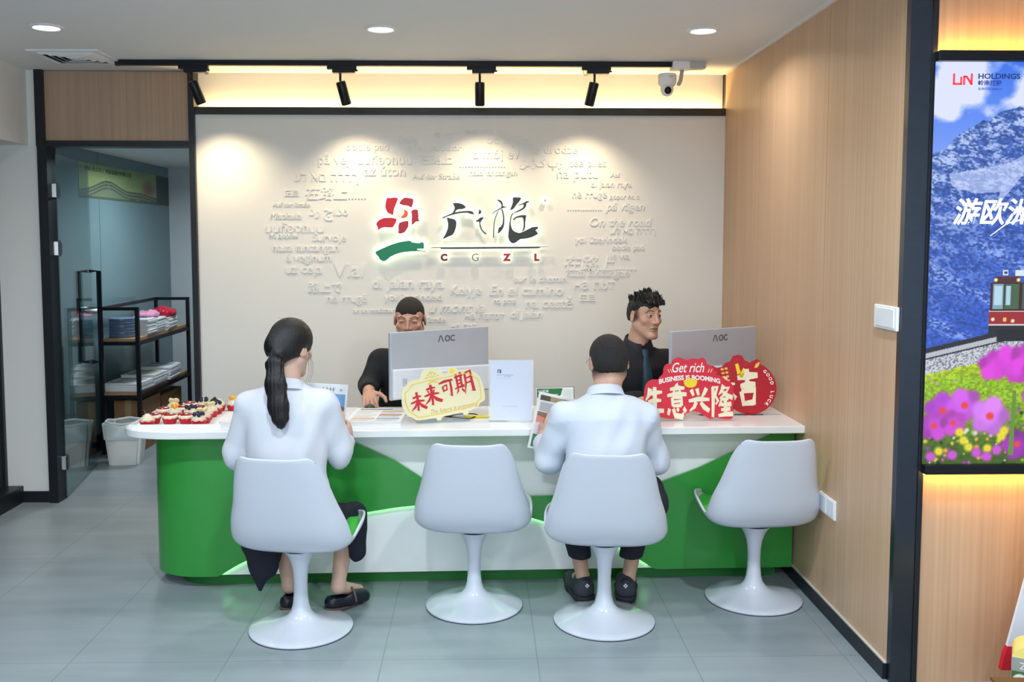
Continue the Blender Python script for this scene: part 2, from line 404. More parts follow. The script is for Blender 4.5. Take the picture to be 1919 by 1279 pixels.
body_poly = [(-.012, .0), (.0, yb-.06), *arc(-2.98, yb-.14, .10, .08, 90, 180), *arc(-2.86, .17, .22, .17, 180, 270)]
body_poly = [(x, y) for x, y in body_poly]
plan_prism(MB(), body_poly, .06, ZT-.036).build('body', WHITE, ct, auto=40)
kick_poly = [(-.075, .035), (-.02, yb-.09), *arc(-2.92, yb-.17, .10, .08, 90, 180), *arc(-2.80, .19, .20, .155, 180, 270)]
plan_prism(MB(), kick_poly, 0, .06).build('kickboard', mat('green_kick', (38, 112, 50), .35), ct, auto=40)
# proud green wave: follows the rounded left end, thins in the middle, swells again at the right
dx = -XR
path = []                                   # plan path of the body front from behind the left end to the right wall
for (x, y) in reversed([*arc(-2.98, yb-.14, .10, .08, 90, 180), *arc(-2.86, .17, .22, .17, 180, 270)]): path.append((x, y))
path = list(reversed(path))
def dens(p, n):
    out = []
    for (a, c) in zip(p, p[1:]):
        k = max(1, int(math.hypot(c[0]-a[0], c[1]-a[1])/.02))
        out += [(a[0]+(c[0]-a[0])*i/k, a[1]+(c[1]-a[1])*i/k) for i in range(k)]
    return out+[p[-1]]
path = dens(path+[(-.012, 0)], 0)
def interp(x, pts):
    for (x0, z0), (x1, z1) in zip(pts, pts[1:]):
        if x <= x1: return z0+(z1-z0)*max(0, (x-x0))/(x1-x0)
    return pts[-1][1]
UP = [(-4, ZT-.036), (-.90+dx, ZT-.036), (-.62+dx, .708), (-.535+dx, .672), (-.40+dx, .605), (-.28+dx, .525), (-.12+dx, .458), (.05+dx, .432), (.218+dx, .428), (.36+dx, .430), (.55+dx, .445), (.854+dx, .485), (1.05+dx, .557), (1.272+dx, .658), (1.40+dx, .712), (1.46+dx, ZT-.036), (2+dx, ZT-.036)]
LO = [(-4, .06), (-1.245+dx, .06), (-1.154+dx, .115), (-.85+dx, .255), (-.56+dx, .359), (-.40+dx, .383), (-.28+dx, .394), (-.05+dx, .392), (.05+dx, .378), (.20+dx, .337), (.348+dx, .290), (.66+dx, .178), (.845+dx, .06), (3, .06)]
def wave(name, m, z0f, z1f, off, thick, x0=-9, x1=9):
    bm = bmesh.new(); ring = []
    for i, (x, y) in enumerate(path):
        if x < x0 or x > x1: continue
        a = path[max(0, i-1)]; c = path[min(len(path)-1, i+1)]; tx, ty = c[0]-a[0], c[1]-a[1]; L = math.hypot(tx, ty); nx, ny = ty/L, -tx/L
        if ny > .1 and x > -2.7: nx, ny = 0, -1
        zl, zu = z0f(x), z1f(x)
        ring.append([bm.verts.new((x+nx*(off), y+ny*(off), zl)), bm.verts.new((x+nx*(off+thick), y+ny*(off+thick), zl)), bm.verts.new((x+nx*(off+thick), y+ny*(off+thick), zu)), bm.verts.new((x+nx*off, y+ny*off, zu))])
    for p, q in zip(ring, ring[1:]):
        for k in range(4): bm.faces.new((p[k], p[(k+1) % 4], q[(k+1) % 4], q[k]))
    bm.faces.new(ring[0]); bm.faces.new(list(reversed(ring[-1])))
    mb = MB(); mb.bm.free(); mb.bm = bm
    return mb.build(name, m, ct, auto=35)
lo = lambda x: interp(x, LO); hi = lambda x: interp(x, UP)
wave('green_wave_panel', GREEN, lo, hi, .008, .016)
wave('light_strip', emat('counter_led', (130, 255, 130), 6), lambda x: lo(x)-.003, lambda x: lo(x)+.006, .002, .006, -1.245+dx, .83+dx)

# ------------------------------------------------------------------ tulip chairs
def soften(s, t, a0=.62, t0=.86):
    """round off the two top corners"""
    if abs(s) > a0 and t > t0:
        p, q = (abs(s)-a0)/(1-a0), (t-t0)/(1-t0); f = max(p, q)/math.hypot(p, q)
        s, t = math.copysign(a0+(1-a0)*p*f, s), t0+(1-t0)*q*f
    return s, t
def shell_pt(s, t, off=0.0):
    """s -1..1 across, t 0..1 from the front lip to the top of the back"""
    prof = [(0, .255, .416), (.12, .16, .393), (.26, .02, .378), (.38, -.09, .376), (.47, -.155, .398), (.56, -.195, .455), (.70, -.228, .560), (.85, -.258, .685), (1, -.285, .800)]
    wid = [(0, .19), (.08, .228), (.2, .250), (.36, .252), (.5, .248), (.62, .236), (.75, .208), (.88, .182), (1, .156)]
    ris = [(0, .045), (.1, .080), (.25, .086), (.38, .066), (.5, .040), (.65, .016), (.8, .004), (.93, .010), (1, .026)]
    fwd = [(0, -.05), (.1, -.03), (.25, .0), (.4, .04), (.55, .080), (.7, .078), (.85, .055), (1, .03)]
    def sp(tab, k):
        ks = [a[0] for a in tab]; vs = [a[k] for a in tab]
        i = max(0, min(len(ks)-2, int(np.searchsorted(ks, t))-1)); u = (t-ks[i])/(ks[i+1]-ks[i]); u = max(0, min(1, u))
        m0 = (vs[i+1]-vs[max(0, i-1)])/(ks[i+1]-ks[max(0, i-1)])*(ks[i+1]-ks[i]); j = min(len(ks)-1, i+2); m1 = (vs[j]-vs[i])/(ks[j]-ks[i])*(ks[i+1]-ks[i])
        return (2*u**3-3*u*u+1)*vs[i]+(u**3-2*u*u+u)*m0+(-2*u**3+3*u*u)*vs[i+1]+(u**3-u*u)*m1
    y, z = sp(prof, 1), sp(prof, 2); W = sp(wid, 1)
    a = abs(s); x = W*math.sin(min(1, a)*PI/2*.92)/math.sin(PI/2*.92)*(1 if s >= 0 else -1)
    e = a**2.6
    y += sp(fwd, 1)*e; z += sp(ris, 1)*a**3.2
    return Vector((x, y, z))
def shell_mesh(name, s1, t0, t1, nu, nv, off, thick, m, parent):
    bm = bmesh.new(); N = []
    Q = [[soften(-s1+2*s1*i/nu, t0+(t1-t0)*j/nv) for i in range(nu+1)] for j in range(nv+1)]; G = [[shell_pt(*q) for q in r] for r in Q]
    nor = [[None]*(nu+1) for _ in range(nv+1)]
    for j in range(nv+1):
        for i in range(nu+1):
            a, c = Q[j][i]; du = shell_pt(min(1, a+.02), c)-shell_pt(max(-1, a-.02), c); dv = shell_pt(a, min(1, c+.02))-shell_pt(a, max(0, c-.02)); n = du.cross(dv); nor[j][i] = n.normalized()
    def grid(f): return [[bm.verts.new(G[j][i]+nor[j][i]*f(i, j)) for i in range(nu+1)] for j in range(nv+1)]
    A = grid(lambda i, j: off); B = grid(lambda i, j: off+thick(i/nu*2-1, j/nv))
    for j in range(nv):
        for i in range(nu):
            bm.faces.new((A[j][i], A[j+1][i], A[j+1][i+1], A[j][i+1])); bm.faces.new((B[j][i], B[j][i+1], B[j+1][i+1], B[j+1][i]))
    for j in range(nv):
        bm.faces.new((A[j][0], B[j][0], B[j+1][0], A[j+1][0])); bm.faces.new((A[j][nu], A[j+1][nu], B[j+1][nu], B[j][nu]))
    for i in range(nu):
        bm.faces.new((A[0][i], A[0][i+1], B[0][i+1], B[0][i])); bm.faces.new((A[nv][i], B[nv][i], B[nv][i+1], A[nv][i+1]))
    mb = MB(); mb.bm.free(); mb.bm = bm
    o = mb.build(name, m, parent, smooth=True)
    return o
chair0 = thing('swivel_chair', 'x', 'chair', (0, 0, 0))
SHELLM = mat('white_gloss_shell', (202, 208, 220), .24, coat=.25, noise=((2, 2, 2), .01, 0))
so = shell_mesh('seat_shell', 1, 0, 1, 36, 44, 0, lambda s, t: .011, SHELLM, chair0)
md = so.modifiers.new('bevel', 'BEVEL'); md.width = .004; md.segments = 2; md.limit_method = 'ANGLE'; md.angle_limit = math.radians(50)
shell_mesh('seat_cushion', .80, .02, .46, 24, 20, -.0015, lambda s, t: -.034*max(0, (1-abs(s)**6))*max(0, 1-abs(2*t-1)**6)-.003, mat('green_cushion', (60, 176, 62), .7, noise=((60, 60, 60), .08, .1)), chair0)
MB().lathe([(.075, .350), (.075, .362), (.03, .372), (0, .372)], 40).build('swivel_plate', mat('dark_rubber', (22, 26, 36), .5), chair0, auto=40)
MB().lathe([(.214, 0), (.218, .002), (.219, .009), (.215, .0125), (.18, .019), (.13, .030), (.085, .044), (.058, .060), (.042, .082), (.034, .110), (.030, .15), (.029, .20), (.031, .24), (.036, .275), (.046, .305), (.060, .330), (.074, .3485), (0, .3485)], 64).build('pedestal', SHELLM, chair0, auto=45)
MB().lathe([(.205, -.0), (.2185, .0), (.2190, .0035), (.205, .0035)], 64).build('floor_ring', mat('dark_rubber', (22, 26, 36), .5), chair0)
CH = [((-.766, 3.94), -9, 'white tulip swivel chair under the woman with the black ponytail'),
      ((-.029, 4.177), -4, 'empty white tulip swivel chair between the two seated customers'),
      ((.537, 3.99), -5, 'white tulip swivel chair under the man in the white shirt and glasses'),
      ((1.262, 4.235), 3, 'empty white tulip swivel chair with green cushion turned beside the wooden wall')]
for i, ((x, y), a, lb) in enumerate(CH):
    c = chair0 if i == 0 else copy_tree(chair0)
    place(c, (x, y, 0), rz=math.radians(a)); c['label'] = lb; c['category'] = 'chair'; c['group'] = 'white tulip chairs at the counter'

# ------------------------------------------------------------------ ceiling fittings
def downlight(x, y, lb):
    t = thing('ceiling_downlight', lb, 'downlight', (x, y, ZC), group='recessed downlights in the ceiling')
    MB().lathe([(.056, -.001), (.064, -.010), (.074, -.009), (.080, -.004), (.081, 0), (.056, 0)], 40).build('bezel', mat('downlight_bezel', (225, 225, 225), .4), t, auto=50)
    MB().lathe([(.0, -.006), (.058, -.006), (.058, -.003), (0, -.003)], 40).build('diffuser', emat('downlight_glow', (255, 255, 255), 5), t)
for x, lb in [(-2.106, 'round recessed downlight in front of the air vent'), (-.484, 'round recessed downlight in the ceiling in front of the middle track spots'), (1.103, 'round recessed downlight in the ceiling nearest the wooden wall')]: downlight(x, 4.73, lb)
tr = thing('light_track', 'black ceiling light track running in front of the logo wall', 'track', (0, 5.59, ZC))
bxo('rail', BLACK, tr, -2.09, 1.12, -.017, .017, -.03, 0); bxo('end_cap', NAVY, tr, -2.10, -2.085, -.018, .018, -.032, 0)
WARM = kelvin('warm')
def spot(x, rx, rz_, lb, power, aim):
    t = thing('track_spotlight', lb, 'spotlight', (x, 5.59, ZC-.03), group='black spotlights on the ceiling track')
    MB().box(-.085, .085, -.018, .018, -.020, 0).box(-.055, .075, -.02, .02, -.040, -.012).box(.075, .092, -.006, .006, -.030, -.020).build('adapter', BLACK, t, bev=.003)
    MB().tube([(-.01, 0, -.04), (-.01, 0, -.085)], .007).build('stem', BLACK, t)
    M = Matrix.Translation((-.01, 0, -.085)) @ Matrix.Rotation(rz_, 4, 'Y') @ Matrix.Rotation(rx, 4, 'X')
    h = MB().lathe([(.0, -.0), (.026, -.004), (.029, -.012), (.029, -.135), (.026, -.140), (.024, -.128), (0, -.126)], 28, M).build('lamp_head', BLACK, t, auto=40)
    MB().lathe([(0, -.1275), (.022, -.1275), (.022, -.1265), (0, -.1265)], 20, M).build('lens', emat('spot_lens', (255, 225, 170), 3), h)
    d = bpy.data.lights.new('spot_lamp', 'SPOT'); d.energy = power; d.color = WARM; d.spot_size = math.radians(105); d.spot_blend = 1.0; d.shadow_soft_size = .02
    o = bpy.data.objects.new('spot_lamp', d); COL.objects.link(o); o.parent = t
    p = M @ Vector((0, 0, -.145)); dirv = (Vector(aim)-(Vector((x, 5.59, ZC-.03))+p)).normalized()
    o.location = p; o.rotation_euler = dirv.to_track_quat('-Z', 'Y').to_euler()
spot(-1.655, math.radians(16), math.radians(-18), 'black track spotlight at the corner above the glass door', 20, (-1.46, YW, 1.35))
spot(-.80, math.radians(16), math.radians(-13), 'black track spotlight tilted to the right above the red flower logo', 18, (-.72, YW, 1.35))
spot(.01, math.radians(16), math.radians(0), 'black track spotlight hanging straight above the black brush characters', 17, (0, YW, 1.35))
spot(.68, math.radians(16), math.radians(12), 'black track spotlight nearest the white security camera', 17, (.62, YW, 1.35))
# security camera and its junction box
cb = thing('junction_box', 'white plastic junction box on the ceiling at the end of the light track', 'box', (1.19, 5.59, ZC))
bxo('box_body', WHITEP, cb, -.07, .03, -.05, .05, -.045, 0, bev=.004); bxo('connector', mat('grey_plastic', (190, 190, 188), .5), cb, .03, .125, -.035, .035, -.04, 0, bev=.003)
cc = thing('security_camera', 'white dome security camera with dark lens hanging below the ceiling junction box', 'camera', (1.09, 5.56, 2.615))
MB().tube([(.095, .03, .04), (.085, .03, -.03), (.07, .01, -.055)], .012).build('bracket', mat('grey_plastic', (190, 190, 188), .5), cc, smooth=True)
MB().lathe([(0, .005), (.050, .002), (.053, -.01), (.053, -.052), (.044, -.066), (0, -.066)], 40).build('housing', WHITEP, cc, auto=45)
hd = MB().sphere((0, 0, -.085), (.038, .038, .042)).build('camera_head', WHITEP, cc, smooth=True)
MB().sphere((0, -.017, -.092), (.024, .026, .026)).build('lens', mat('lens_black', (14, 16, 22), .1), hd, smooth=True)
link('lettering', text_fit('WiFi', .022, .009, .001), mat('grey_print', (110, 110, 110), .6), cc).location = (.012, -.0535, -.02)
for x, lb in [(-1.62, 'small white sprinkler head on the ceiling beside the corner track spotlight'), (.66, 'small white sprinkler head on the ceiling beside the track spotlight near the security camera')]:
    sp = thing('sprinkler_head', lb, 'sprinkler', (x-.02, 5.80, ZC))
    MB().lathe([(.030, -.004), (.034, 0), (0, 0)] if 0 else [(0, -.007), (.030, -.005), (.034, 0), (0, 0)], 24).build('escutcheon', WHITEP, sp, auto=40)
    MB().tube([(-.012, 0, -.005), (-.013, 0, -.03), (0, 0, -.04), (.013, 0, -.03), (.012, 0, -.005)], .003, 6).lathe([(0, -.045), (.014, -.044), (.014, -.041), (0, -.041)], 16).build('deflector', mat('nickel', (160, 150, 130), .3, .9), sp)
# air vent
v = thing('air_vent', 'square white louvred air vent in the ceiling beside the light track', 'vent', (-2.275, 5.47, ZC))
a = .195; f = .03
fr = MB()
for (x0, x1, y0, y1) in [(-a, a, -a, -a+f), (-a, a, a-f, a), (-a, -a+f, -a+f, a-f), (a-f, a, -a+f, a-f)]: fr.box(x0, x1, y0, y1, -.010, 0)
fr.build('vent_frame', WHITEP, v, bev=.003)
bxo('backing', mat('vent_dark', (52, 50, 48), .7), v, -a+f, a-f, -a+f, a-f, -.004, -.001)
sl = MB(); n = 5
for q in range(4):                       # four-way square louvres: concentric mitred rings
    for i in range(4):
        r0 = .16-i*.034; r1 = r0-.022
        P4 = [(-r0, -r0, -.006), (r0, -r0, -.006), (r1, -r1, -.020), (-r1, -r1, -.020)]
        R = Matrix.Rotation(q*PI/2, 4, 'Z'); f1 = [sl.bm.verts.new(R @ Vector(p)) for p in P4]; f2 = [sl.bm.verts.new(R @ Vector((p[0], p[1], p[2]+.002))) for p in P4]
        sl.bm.faces.new(f1); sl.bm.faces.new(list(reversed(f2)))
        for k in range(4): sl.bm.faces.new((f1[k], f1[(k+1) % 4], f2[(k+1) % 4], f2[k]))
sl.box(-.026, .026, -.026, .026, -.020, -.006)
sl.build('louvre', WHITEP, v)
# wall plates on the veneer
sw = thing('light_switch', 'white square light switch plate on the wooden wall beside the steel post', 'switch', (XR, 3.50, 1.366))
bxo('plate', WHITEP, sw, -.012, 0, -.10, .10, -.045, .045, bev=.004); bxo('rocker', mat('white_rocker', (228, 232, 238), .3), sw, -.016, -.010, -.082, .075, -.036, .036, bev=.003)
sk = thing('wall_socket', 'white double socket plate low on the wooden wall behind the turned chair', 'socket', (XR, 4.043, .49))
bxo('plate', WHITEP, sk, -.009, 0, -.093, .093, -.043, .043, bev=.003)
for s in (-1, 1): bxo('socket_face', mat('white_rocker', (228, 232, 238), .3), sk, -.0115, -.007, s*.045-.04, s*.045+.04, -.036, .036, bev=.002)
# ------------------------------------------------------------------ soft bodies: smooth unions of limbs, turned into one surface
def Rx(a): return np.array(Matrix.Rotation(a, 3, 'X'))
def Ry(a): return np.array(Matrix.Rotation(a, 3, 'Y'))
def Rz(a): return np.array(Matrix.Rotation(a, 3, 'Z'))
class Body:
    """list of shapes; 'c' tapered limb, 'e' ellipsoid, 'p' cutting plane, 'f' free function; op '+' joins, '-' carves, '&' keeps"""
    def __init__(s): s.p = []
    def limb(s, a, b, ra, rb, k=.02, op='+', flat=None): s.p.append(('c', np.array(a, float), np.array(b, float), ra, rb, k, op, flat)); return s
    def chain(s, pts, rs, k=.02, flat=None):
        for i in range(len(pts)-1): s.limb(pts[i], pts[i+1], rs[i], rs[i+1], k if i == 0 else min(k, .012), '+', flat)
        return s
    def ell(s, c, r, R=None, k=.02, op='+'): s.p.append(('e', np.array(c, float), np.array(r, float), np.eye(3) if R is None else R, None, k, op, None)); return s
    def cut(s, c, n, k=.004): n = np.array(n, float); s.p.append(('p', np.array(c, float), n/np.linalg.norm(n), None, None, k, '&', None)); return s
    def fold(s, fn): s.p.append(('f', fn, None, None, None, 0, '~', None)); return s
    def field(s, ax):
        D = np.full([len(a) for a in ax], .25, np.float32)
        for ty, a, b, ra, rb, k, op, flat in s.p:
            if ty in 'ce':
                if ty == 'c':
                    m = max(ra, rb)*(1.6 if flat is not None else 1)+k+.03; lo = np.minimum(a, b)-m; hi = np.maximum(a, b)+m
                else:
                    m = b.max()+k+.03; lo = a-m; hi = a+m
                sl = []
                for q in range(3):
                    i0, i1 = np.searchsorted(ax[q], [lo[q], hi[q]]); sl.append(slice(max(0, i0-1), min(len(ax[q]), i1+1)))
                if any(x.stop-x.start < 1 for x in sl): continue
                X, Y, Z = ax[0][sl[0]][:, None, None], ax[1][sl[1]][None, :, None], ax[2][sl[2]][None, None, :]
                if ty == 'c':
                    d = b-a; L = max(1e-9, d@d)
                    x, y, z = X-a[0], Y-a[1], Z-a[2]
                    t = np.clip((x*d[0]+y*d[1]+z*d[2])/L, 0, 1)
                    x, y, z = x-t*d[0], y-t*d[1], z-t*d[2]
                    if flat is not None:
                        n, f = np.array(flat[0], float), flat[1]; n = n/np.linalg.norm(n); q = (x*n[0]+y*n[1]+z*n[2])*(1/f-1)
                        x, y, z = x+q*n[0], y+q*n[1], z+q*n[2]
                    v = (np.sqrt(x*x+y*y+z*z)-(ra+(rb-ra)*t))*(1 if flat is None else min(1, flat[1]*1.1))
                else:
                    x, y, z = X-a[0], Y-a[1], Z-a[2]; R = ra
                    l = [x*R[0, i]+y*R[1, i]+z*R[2, i] for i in range(3)]
                    k0 = np.sqrt(sum((l[i]/b[i])**2 for i in range(3))); k1 = np.sqrt(sum((l[i]/b[i]**2)**2 for i in range(3)))+1e-9
                    v = k0*(k0-1)/k1
                T = D[tuple(sl)]; v = v.astype(np.float32)
                if op == '+':
                    h = np.clip(.5+.5*(T-v)/k, 0, 1); D[tuple(sl)] = T*(1-h)+v*h-k*h*(1-h)
                elif op == '-':
                    h = np.clip(.5-.5*(T+v)/k, 0, 1); D[tuple(sl)] = T*(1-h)-v*h+k*h*(1-h)
            elif ty == 'p':
                v = ((ax[0]-a[0])*b[0])[:, None, None]+((ax[1]-a[1])*b[1])[None, :, None]+((ax[2]-a[2])*b[2])[None, None, :]
                D = np.maximum(D, v.astype(np.float32))
            else:
                D = D+a(ax[0][:, None, None], ax[1][None, :, None], ax[2][None, None, :]).astype(np.float32)
        return D
    def bounds(s):
        lo, hi = np.full(3, 9.), np.full(3, -9.)
        for ty, a, b, ra, rb, k, op, flat in s.p:
            if op != '+': continue
            if ty == 'c': m = max(ra, rb)*(1.5 if flat is not None else 1)+.01; lo = np.minimum(lo, np.minimum(a, b)-m); hi = np.maximum(hi, np.maximum(a, b)+m)
            elif ty == 'e': m = b.max()+.01; lo = np.minimum(lo, a-m); hi = np.maximum(hi, a+m)
        return lo, hi
    def mesh(s, name, h, m, parent=None, fine=None, colour=None, smooth=1):
        """fine = [(axis, lo, hi, step)]: closer sampling where the detail is"""
        lo, hi = s.bounds(); ax = []
        for q in range(3):
            fs = sorted([f[1:] for f in (fine or []) if f[0] == q]); pts = []; p = lo[q]-2*h
            while p < hi[q]+2*h:
                st = h
                for f in fs:
                    if f[0] <= p < f[1]: st = min(st, f[2])
                    elif p < f[0] < p+st: st = max(1e-4, f[0]-p)
                pts.append(p); p += st
            ax.append(np.array(pts))
        V, Q = surface(s.field(ax), ax)
        for _ in range(smooth):                         # light relaxing
            acc = np.zeros_like(V); cnt = np.zeros(len(V))
            for i in range(4):
                np.add.at(acc, Q[:, i], V[Q[:, (i+1) % 4]]+V[Q[:, (i+3) % 4]]); np.add.at(cnt, Q[:, i], 2)
            V = V*.5+.5*acc/np.maximum(cnt, 1)[:, None]
        return np_mesh(name, V, Q, m, parent, True, colour(V) if colour else None)
def surface(D, ax):
    ins = D < 0; n = D.shape
    c = np.zeros((n[0]-1, n[1]-1, n[2]-1), np.int8)
    sl = lambda o, q: slice(o, n[q]-1+o)
    for i in (0, 1):
        for j in (0, 1):
            for k in (0, 1): c += ins[sl(i, 0), sl(j, 1), sl(k, 2)]
    act = np.argwhere((c > 0) & (c < 8)); idx = np.full(c.shape, -1, np.int64); idx[tuple(act.T)] = np.arange(len(act))
    I, J, K = act.T; acc = np.zeros((len(act), 3)); cnt = np.zeros(len(act))
    co = [(i, j, k) for i in (0, 1) for j in (0, 1) for k in (0, 1)]
    for a in co:
        for q in range(3):
            if a[q]: continue
            b = list(a); b[q] = 1
            da = D[I+a[0], J+a[1], K+a[2]]; db = D[I+b[0], J+b[1], K+b[2]]
            x = (da < 0) != (db < 0); t = np.where(x, da/np.where(x, da-db, 1), 0)
            pa = np.stack([ax[0][I+a[0]], ax[1][J+a[1]], ax[2][K+a[2]]], 1); pb = np.stack([ax[0][I+b[0]], ax[1][J+b[1]], ax[2][K+b[2]]], 1)
            acc += np.where(x[:, None], pa+(pb-pa)*t[:, None], 0); cnt += x
    V = acc/np.maximum(cnt, 1)[:, None]; Q = []
    for q in range(3):
        r, u = (q+1) % 3, (q+2) % 3
        a = np.moveaxis(ins, q, 0); e = a[:-1] != a[1:]
        e = np.moveaxis(e, 0, q); pts = np.argwhere(e); pts = pts[(pts[:, r] > 0) & (pts[:, u] > 0) & (pts[:, r] < n[r]-1) & (pts[:, u] < n[u]-1)]
        if not len(pts): continue
        def g(dr, du): p = pts.copy(); p[:, r] -= dr; p[:, u] -= du; return idx[tuple(p.T)]
        quad = np.stack([g(1, 1), g(0, 1), g(0, 0), g(1, 0)], 1)
        flip = ~ins[tuple(pts.T)]; quad[flip] = quad[flip][:, ::-1]; Q.append(quad)
    Q = np.concatenate(Q); Q = Q[(Q >= 0).all(1)]
    return V, Q

# ------------------------------------------------------------------ heads, hands
def frame(c, yaw=0, pitch=0, roll=0):
    """head frame: x right, y forward, z up; yaw > 0 turns to its left, pitch > 0 looks up"""
    return np.array(c, float), Rz(yaw) @ Rx(pitch) @ Ry(roll)
def head(b, F, s=1.0, wide=1.0):
    c, R = F; T = lambda p: c+R @ (np.array(p, float)*np.array([wide, 1, 1])*s)
    E = lambda p, r, k=.012, op='+', R2=None: b.ell(T(p), np.array(r)*s*np.array([wide, 1, 1]), R if R2 is None else R @ R2, k, op)
    E((0, -.012, .036), (.074, .094, .083), .01)
    E((0, .022, -.03), (.061, .068, .076), .02)
    for x in (-1, 1):
        b.limb(T((x*.052, .0, -.045)), T((x*.018, .068, -.098)), .022*s, .018*s, .025)
        E((x*.043, .058, -.016), (.022, .02, .018), .02)
        b.limb(T((x*.012, .082, .031)), T((x*.046, .066, .034)), .0085*s, .008*s, .012)
    E((0, .076, -.096), (.02, .018, .016), .018)
    for x in (-1, 1): E((x*.031, .090, .012), (.016, .011, .010), .010, '-')
    for x in (-1, 1): E((x*.031, .0735, .011), (.0165, .0125, .0125), .003)
    b.limb(T((0, .086, .022)), T((0, .103, -.022)), .0075*s, .0115*s, .010)
    for x in (-1, 1): E((x*.0125, .093, -.026), (.0085, .011, .0075), .005)
    E((0, .083, -.052), (.025, .0125, .0065), .005); E((0, .082, -.0645), (.021, .0125, .0075), .005)
    b.limb(T((-.022, .092, -.0585)), T((.022, .092, -.0585)), .0016*s, .0016*s, .003, '-')
    for x in (-1, 1):
        A = Rz(-x*.35) @ Rx(-.12)
        E((x*.077, -.012, -.002), (.008, .021, .033), .006, '+', A)
        E((x*.085, -.006, .003), (.006, .0125, .021), .003, '-', A); b.limb(T((x*.079, -.004, -.012)), T((x*.082, -.014, .002)), .004*s, .003*s, .003)
    return T
def neck(b, F, base, r=.056):
    c, R = F; b.limb(c+R @ np.array([0, -.02, -.06]), base, r*.95, r*1.12, .03)
def face_colour(F, skin, lip, hair, smile=0.0, s=1.0, scalp=None, wide=1.0):
    c, R = F
    def f(V):
        p = ((V-c) @ R)/s; p = p/np.array([wide, 1, 1])
        x, y, z = p.T; ax = np.abs(x)
        col = np.tile(np.array(lin(skin)), (len(V), 1))
        n = np.array([fbm(V[:, 0]*40+V[:, 1]*33, V[:, 2]*40, 3, 3)]).T; col = col*(.93+.14*n)
        near = (y > .03) & (np.abs(z) < .12) & (ax < .08)
        def mix(m, cc):
            m = (np.clip(m, 0, 1)*near)[:, None]; return col*(1-m)+np.array(lin(cc))*m
        red = [skin[0]*.98, skin[1]*.84, skin[2]*.80]
        col = mix(np.clip(1-np.sqrt(((ax-.045)/.03)**2+((z+.02)/.022)**2), 0, 1)*.5, red)
        col = mix(np.clip(1-np.sqrt((x/.018)**2+((z+.022)/.014)**2), 0, 1)*.5, red)
        lipm = np.clip(1.5-1.5*np.sqrt((x/.026)**2+((z+.0585-smile*ax*ax*12)/.0135)**2), 0, 1)*(y > .07)
        col = mix(lipm*.75, lip)
        col = mix((np.abs(z+.0585-smile*ax*ax*12) < .0016)*(ax < .023)*(y > .07)*.8, (70, 35, 32))
        bz = .034+.006*np.clip((ax-.014)/.02, 0, 1)-.010*np.clip((ax-.036)/.016, 0, 1)
        col = mix(np.clip(1.6-np.abs(z-bz)/.0030, 0, 1)*((ax > .0125) & (ax < .052))*.85, hair)
        ez = z-.0105; ex = (ax-.031)/.0145
        opn = (.0052 if smile == 0 else .0022)*(1-ex*ex)
        eye = (np.abs(ex) < 1) & (np.abs(ez) < opn) & (y > .05)
        col = mix(eye*.95, (225, 220, 214)); col = mix(eye*(np.hypot(ax-.0315, ez) < .0062), (38, 26, 20))
        lash = (np.abs(ex) < .98) & (np.abs(ez-np.maximum(opn, .001)) < .0017) & (y > .05); col = mix(lash*.9, (30, 22, 20))
        if scalp is not None:
            m = scalp(x, y, z)[:, None]; col = col*(1-m)+np.array(lin(hair))*m
        return col
    return f
def hand(b, wrist, fwd, up, thumb_side, curl=(.35, .4, .45, .5), spread=.06, s=1.0, thumb=.5):
    """fwd from the wrist to the knuckles, up = back of the hand, thumb_side +1/-1 along fwd x up"""
    w = np.array(wrist, float); f = np.array(fwd, float); f /= np.linalg.norm(f); u = np.array(up, float); u -= f*(u@f); u /= np.linalg.norm(u)
    t = np.cross(f, u)*thumb_side
    P = lambda a, c, e: w+(f*a+t*c+u*e)*s
    R = np.stack([f, t, u], 1)
    b.ell(P(.050, .0, 0), np.array((.052, .040, .0145))*s, R, .012)
    b.limb(w, P(.03, 0, 0), .024*s, .022*s, .012, '+', (u, .75))
    for i, (c0, L, r) in enumerate([(.029, .070, .0092), (.010, .079, .0095), (-.010, .073, .0090), (-.028, .058, .0080)]):
        a = 0; p = P(.088-abs(c0-.005)*.18, c0, .001); q = P(.05, c0*.8, .002); b.limb(q, p, r*s*1.15, r*s*1.08, .006)
        d0 = f+t*spread*(c0/.02)
        for j, (fr, cf) in enumerate([(.46, .9), (.30, 1.1), (.24, .8)]):
            a += curl[i]*cf; d = (d0*math.cos(a)-u*math.sin(a)); d /= np.linalg.norm(d)
            q = p+d*L*fr*s; b.limb(p, q, r*s*(1.02-.08*j), r*s*(.94-.08*j), .003); p = q
    p = P(.022, .030, -.004); d = f*.55+t*.75-u*thumb*.4
    for j, (L, r) in enumerate([(.036, .0125), (.032, .0105), (.026, .0095)]):
        d = d/np.linalg.norm(d); q = p+d*L*s; b.limb(p, q, r*s*1.05, r*s*.95, .005); p = q; d = d+f*.45-t*.25*(j+.4)-u*thumb*.35
